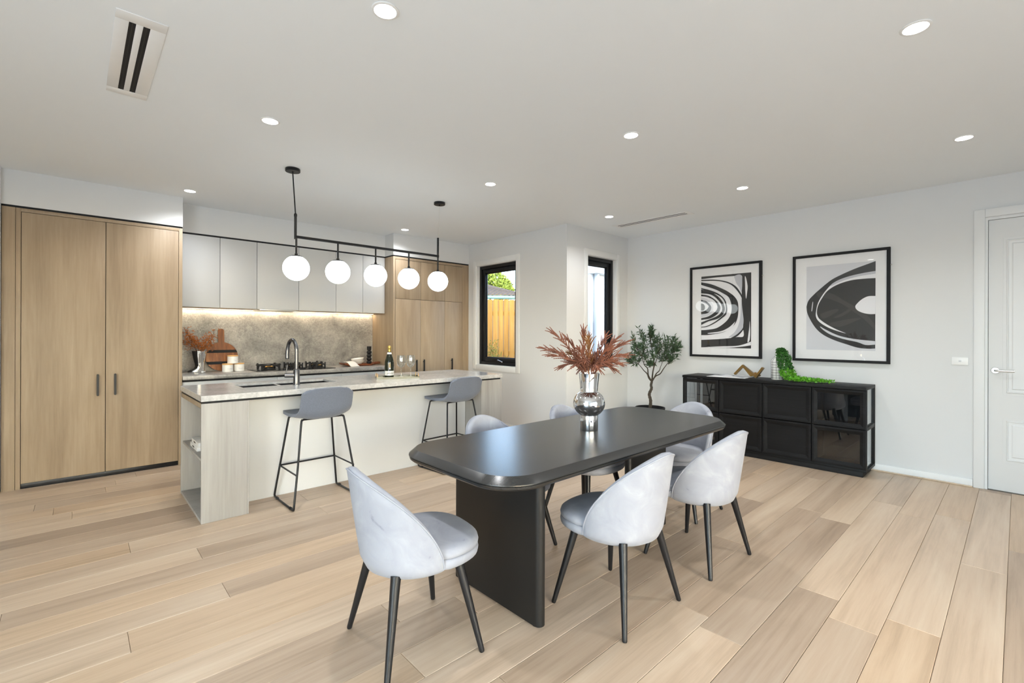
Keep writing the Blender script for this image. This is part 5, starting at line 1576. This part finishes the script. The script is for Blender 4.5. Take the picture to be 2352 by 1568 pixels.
# silver boot-shaped vase
bvx, bvy = 0.985, 6.13
bv = thing('boot_vase', 'polished silver boot-shaped vase by the oak pantry', 'vase', (bvx, bvy, ZB_))
bm = B()
def bring(cx, z, rx, ry, n=28, cyo=0.0, flut=0.0):
    return [(bvx+cx+rx*math.cos(2*math.pi*k/n)*(1+flut*math.cos(8*math.pi*k/n)), bvy+cyo+ry*math.sin(2*math.pi*k/n), ZB_+z) for k in range(n)]
stack(bm, [bring(-0.018, 0.0, 0.078, 0.034), bring(-0.02, 0.008, 0.082, 0.036), bring(-0.02, 0.024, 0.080, 0.036), bring(-0.008, 0.040, 0.064, 0.036), bring(0.006, 0.055, 0.049, 0.037), bring(0.012, 0.075, 0.044, 0.038), bring(0.012, 0.10, 0.047, 0.041, flut=0.02),
           bring(0.010, 0.15, 0.056, 0.047, flut=0.03), bring(0.010, 0.20, 0.064, 0.051, flut=0.04), bring(0.010, 0.242, 0.069, 0.054, flut=0.05), bring(0.010, 0.243, 0.064, 0.050, flut=0.05), bring(0.010, 0.15, 0.050, 0.042), bring(0.010, 0.09, 0.036, 0.03)])
obj('boot_shell', bm, 'silver', bv, ang=60)
bm = B(); box(bm, (bvx+0.012, bvy-0.03, ZB_+0.0), (bvx+0.062, bvy+0.03, ZB_+0.02), 0.006, 3); obj('heel', bm, 'silver', bv)
# amber flower stems
DB = Vector((bvx, bvy, 0)).dot(fw)
AMB = thing('dried_flower_bunch', 'amber dried flower sprigs in the silver boot vase', 'dried flowers', (bvx+0.01, bvy, ZB_+0.1))
fl_tips = [(423, 755, 0.03), (433, 768, -0.04), (428, 785, 0.0), (442, 776, 0.06), (450, 788, -0.03), (462, 797, 0.03), (476, 795, -0.05), (478, 775, 0.04), (492, 764, 0.0), (484, 785, 0.05)]
for i, (px, py, dd) in enumerate(fl_tips):
    tp_ = vp(px, py, DB+dd)
    tp_.y = min(tp_.y, 6.33)
    base = Vector((bvx+0.01, bvy, ZB_+0.1))
    rim = Vector((bvx+0.01+max(-0.04, min(0.04, (tp_.x-bvx)*0.3)), bvy, ZB_+0.245))
    pth = smooth_path([base, rim, rim.lerp(tp_, 0.6)+Vector((0, 0, 0.01)), tp_], 5)
    bm = B(); tube(bm, pth, [0.0022-0.0012*k/(len(pth)-1) for k in range(len(pth))], 5)
    rnd = random.Random(300+i)
    bb = B()
    for k in range(44):
        f = rnd.uniform(0.55, 1.0)
        j = min(len(pth)-2, int(f*(len(pth)-1)))
        p = pth[j].lerp(pth[j+1], f*(len(pth)-1)-j)
        q = p+Vector((rnd.gauss(0, 1), rnd.gauss(0, 0.8), rnd.gauss(0.2, 1)))*0.026
        q.y = min(q.y, 6.37)
        if k % 2 == 0: tube(bm, [p, q], 0.0007, 4)
        for m_ in range(4):
            d = Vector((rnd.gauss(0, 1), rnd.gauss(0, 1), rnd.gauss(0, 1))).normalized()
            o_ = d.orthogonal().normalized()
            s = rnd.uniform(0.008, 0.014)
            a_ = bb.verts.new(q); b_ = bb.verts.new(q+d*s+o_*s*0.45); c_ = bb.verts.new(q+d*s*1.2); e_ = bb.verts.new(q+d*s-o_*s*0.45)
            for vv in (b_, c_, e_): vv.co.y = min(vv.co.y, 6.38)
            bb.faces.new((a_, b_, c_, e_))
    t = obj('flower_stem', bm, 'amber_stem', AMB)
    f = obj('petals', bb, 'amber_petal', t, smooth=False); f['kind'] = 'stuff'
# round board leaning on the splashback
cb = thing('serving_board', 'round acacia board with handle and black bands leaning on splashback', 'board', (1.245, 6.33, ZB_))
bcx, bcz, br = 1.245, ZB_+0.168, 0.166
def lean(x, z, d): # board plane leans back: y grows with z
    return (x, 6.300+(z-ZB_)*0.13+d, z)
def out_board():
    o = []
    hw = 0.031
    a0 = math.asin(hw/br)
    n = 56
    for i in range(n+1):
        a = math.pi/2+a0+(2*math.pi-2*a0)*i/n
        o.append((bcx+br*math.cos(a), bcz+br*math.sin(a)))
    zt_ = bcz+br+0.155
    o += [(bcx+hw, zt_-0.02), (bcx+hw-0.006, zt_-0.006), (bcx+hw-0.02, zt_), (bcx-hw+0.02, zt_), (bcx-hw+0.006, zt_-0.006), (bcx-hw, zt_-0.02)]
    return o
o = out_board()
bm = B()
stack(bm, [[lean(x, z, 0.0) for x, z in o], [lean(x, z, 0.018) for x, z in o]])
bo_ = obj('board', bm, 'acacia', cb)
for zc in (bcz+0.058, bcz-0.075):
    h = 0.0165
    bm = B()
    pts_ = []
    za, zb2 = zc-h, zc+h
    n = 6
    R_ = [(bcx+math.sqrt(br*br-(za+(zb2-za)*k/n-bcz)**2)+0.0006, za+(zb2-za)*k/n) for k in range(n+1)]
    Lf = [(2*bcx-x, z) for x, z in R_[::-1]]
    stack(bm, [[lean(x, z, -0.0008) for x, z in R_+Lf], [lean(x, z, 0.0188) for x, z in R_+Lf]])
    obj('black_band', bm, 'black_matt', cb)
# canisters
def canister(label, x, y, z, txt, ta):
    t = thing('canister', label, 'canister', (x, y, z), 'white canisters with wooden lids')
    b_ = obj('jar', at([(0, 0), (0.051, 0), (0.054, 0.003), (0.054, 0.078), (0.052, 0.080), (0, 0.080)], (x, y, z)), 'white_ceramic', t)
    obj('lid', at([(0, 0.0805), (0.0545, 0.0805), (0.055, 0.083), (0.055, 0.090), (0.053, 0.0925), (0, 0.0925)], (x, y, z)), 'bamboo', t)
    wrap_text(txt, 0.022, (x, y, z), 0.0543, front_angle((x, y, z))+R(ta), 0.028, 'print_mid', b_)
canister('lower left white canister in front of round board', 1.262, 6.115, ZB_, 'Coffee', 30)
canister('lower right white canister nearest the cooktop', 1.385, 6.155, ZB_, 'Sugar', 22)
canister('white canister stacked on top of two others', 1.318, 6.135, ZB_+0.0927, 'Tea', 24)
# long wooden tray with bowls, napkin and candle holder
wt = thing('wooden_platter', 'long reddish-brown wooden platter on the rear bench', 'platter', (2.85, 6.15, ZB_))
wx, wy = 2.84, 6.15
def wl_(u, v, z): return (wx+u, wy+v, ZB_+z)
bm = B()
po = [(-0.24, -0.09), (-0.20, -0.115), (0.14, -0.115), (0.20, -0.06), (0.30, -0.035), (0.30, 0.035), (0.20, 0.06), (0.14, 0.115), (-0.20, 0.115), (-0.24, 0.09)]
def sc_(k): return [(u*k if u < 0.14 else u, v*k) for u, v in po]
def hz_(u, b): return b+(0.020*max(0, (u-0.14)/0.16) if u > 0.14 else 0.022*max(0, (-u-0.16)/0.08))
def rg_(k, b): return [wl_(u, v, hz_(u, b)) for u, v in sc_(k)]
stack(bm, [rg_(0.90, 0.0), rg_(0.98, 0.010), rg_(1.0, 0.024), rg_(0.96, 0.026), rg_(0.90, 0.012)])
obj('platter_body', bm, 'acacia_tray', wt, ang=25)
zb3 = ZB_+0.0125
def bowl(label, z, tilt, dx):
    c = (2.845+dx, 6.19, z)
    bm = at([(0, 0.0), (0.035, 0.0), (0.038, 0.004), (0.070, 0.030), (0.085, 0.056), (0.087, 0.060), (0.083, 0.060), (0.067, 0.034), (0.036, 0.010), (0, 0.008)], c, 36)
    bmesh.ops.rotate(bm, verts=bm.verts, cent=c, matrix=Matrix.Rotation(R(tilt), 3, 'Y'))
    o = obj('bowl', bm, 'white_ceramic', origin=c)
    tag(o, label, 'bowl', 'stacked white bowls')
bowl('lower white bowl of the stacked pair on the platter', zb3, 0, 0)
bowl('upper tilted white bowl of the stacked pair', zb3+0.024, -7, 0.0)
# folded napkin draped over the edge
nk = []
bm = B()
pf = [(0.055, 0.058), (0.02, 0.062), (-0.03, 0.056), (-0.07, 0.040), (-0.10, 0.022), (-0.125, 0.008), (-0.14, 0.003)]
rows_ = []
for v, z in [(p[0], p[1]) for p in smooth_path([(a, b, 0) for a, b in pf], 4)]:
    rows_.append([(2.695+0.012*v/0.1*(-1)+u*(1.0+0.5*max(0, -v)), 6.115+v, ZB_+z+0.0025*math.sin(u*60)) for u in [-0.055+0.11*k/6 for k in range(7)]])
va = [[bm.verts.new((p[0], p[1], p[2]+0.003)) for p in r_] for r_ in rows_]
vb = [[bm.verts.new((p[0], p[1], max(ZB_+0.0004, p[2]-0.003))) for p in r_] for r_ in rows_]
for i in range(len(rows_)-1):
    for k in range(6):
        bm.faces.new((va[i][k], va[i+1][k], va[i+1][k+1], va[i][k+1])); bm.faces.new((vb[i][k], vb[i][k+1], vb[i+1][k+1], vb[i+1][k]))
loop = [(0, k) for k in range(7)]+[(i, 6) for i in range(1, len(rows_))]+[(len(rows_)-1, k) for k in range(5, -1, -1)]+[(i, 0) for i in range(len(rows_)-2, 0, -1)]
for a, b in zip(loop, loop[1:]+loop[:1]): bm.faces.new((va[a[0]][a[1]], va[b[0]][b[1]], vb[b[0]][b[1]], vb[a[0]][a[1]]))
tag(obj('napkin', bm, 'linen', origin=(2.695, 6.115, ZB_)), 'folded off-white napkin draped over the platter edge', 'napkin')
# black bubble candle holder
cpos = (2.99, 6.15, zb3+0.0002)
pr = [(0, 0), (0.020, 0)]
for k in range(4):
    zc = 0.028+0.046*k
    for i in range(9):
        a = R(-58+116*i/8)
        pr.append((0.0345*math.cos(a), zc+0.028*math.sin(a)))
pr += [(0.024, 0.196), (0.029, 0.202), (0.030, 0.205), (0.030, 0.246), (0.028, 0.248), (0.012, 0.248), (0.011, 0.22), (0, 0.22)]
bm = at(pr, cpos, 28)
tag(obj('candle_holder', bm, 'black_matt', origin=cpos), 'black bubble-stacked candle holder on the wooden platter', 'candle holder')
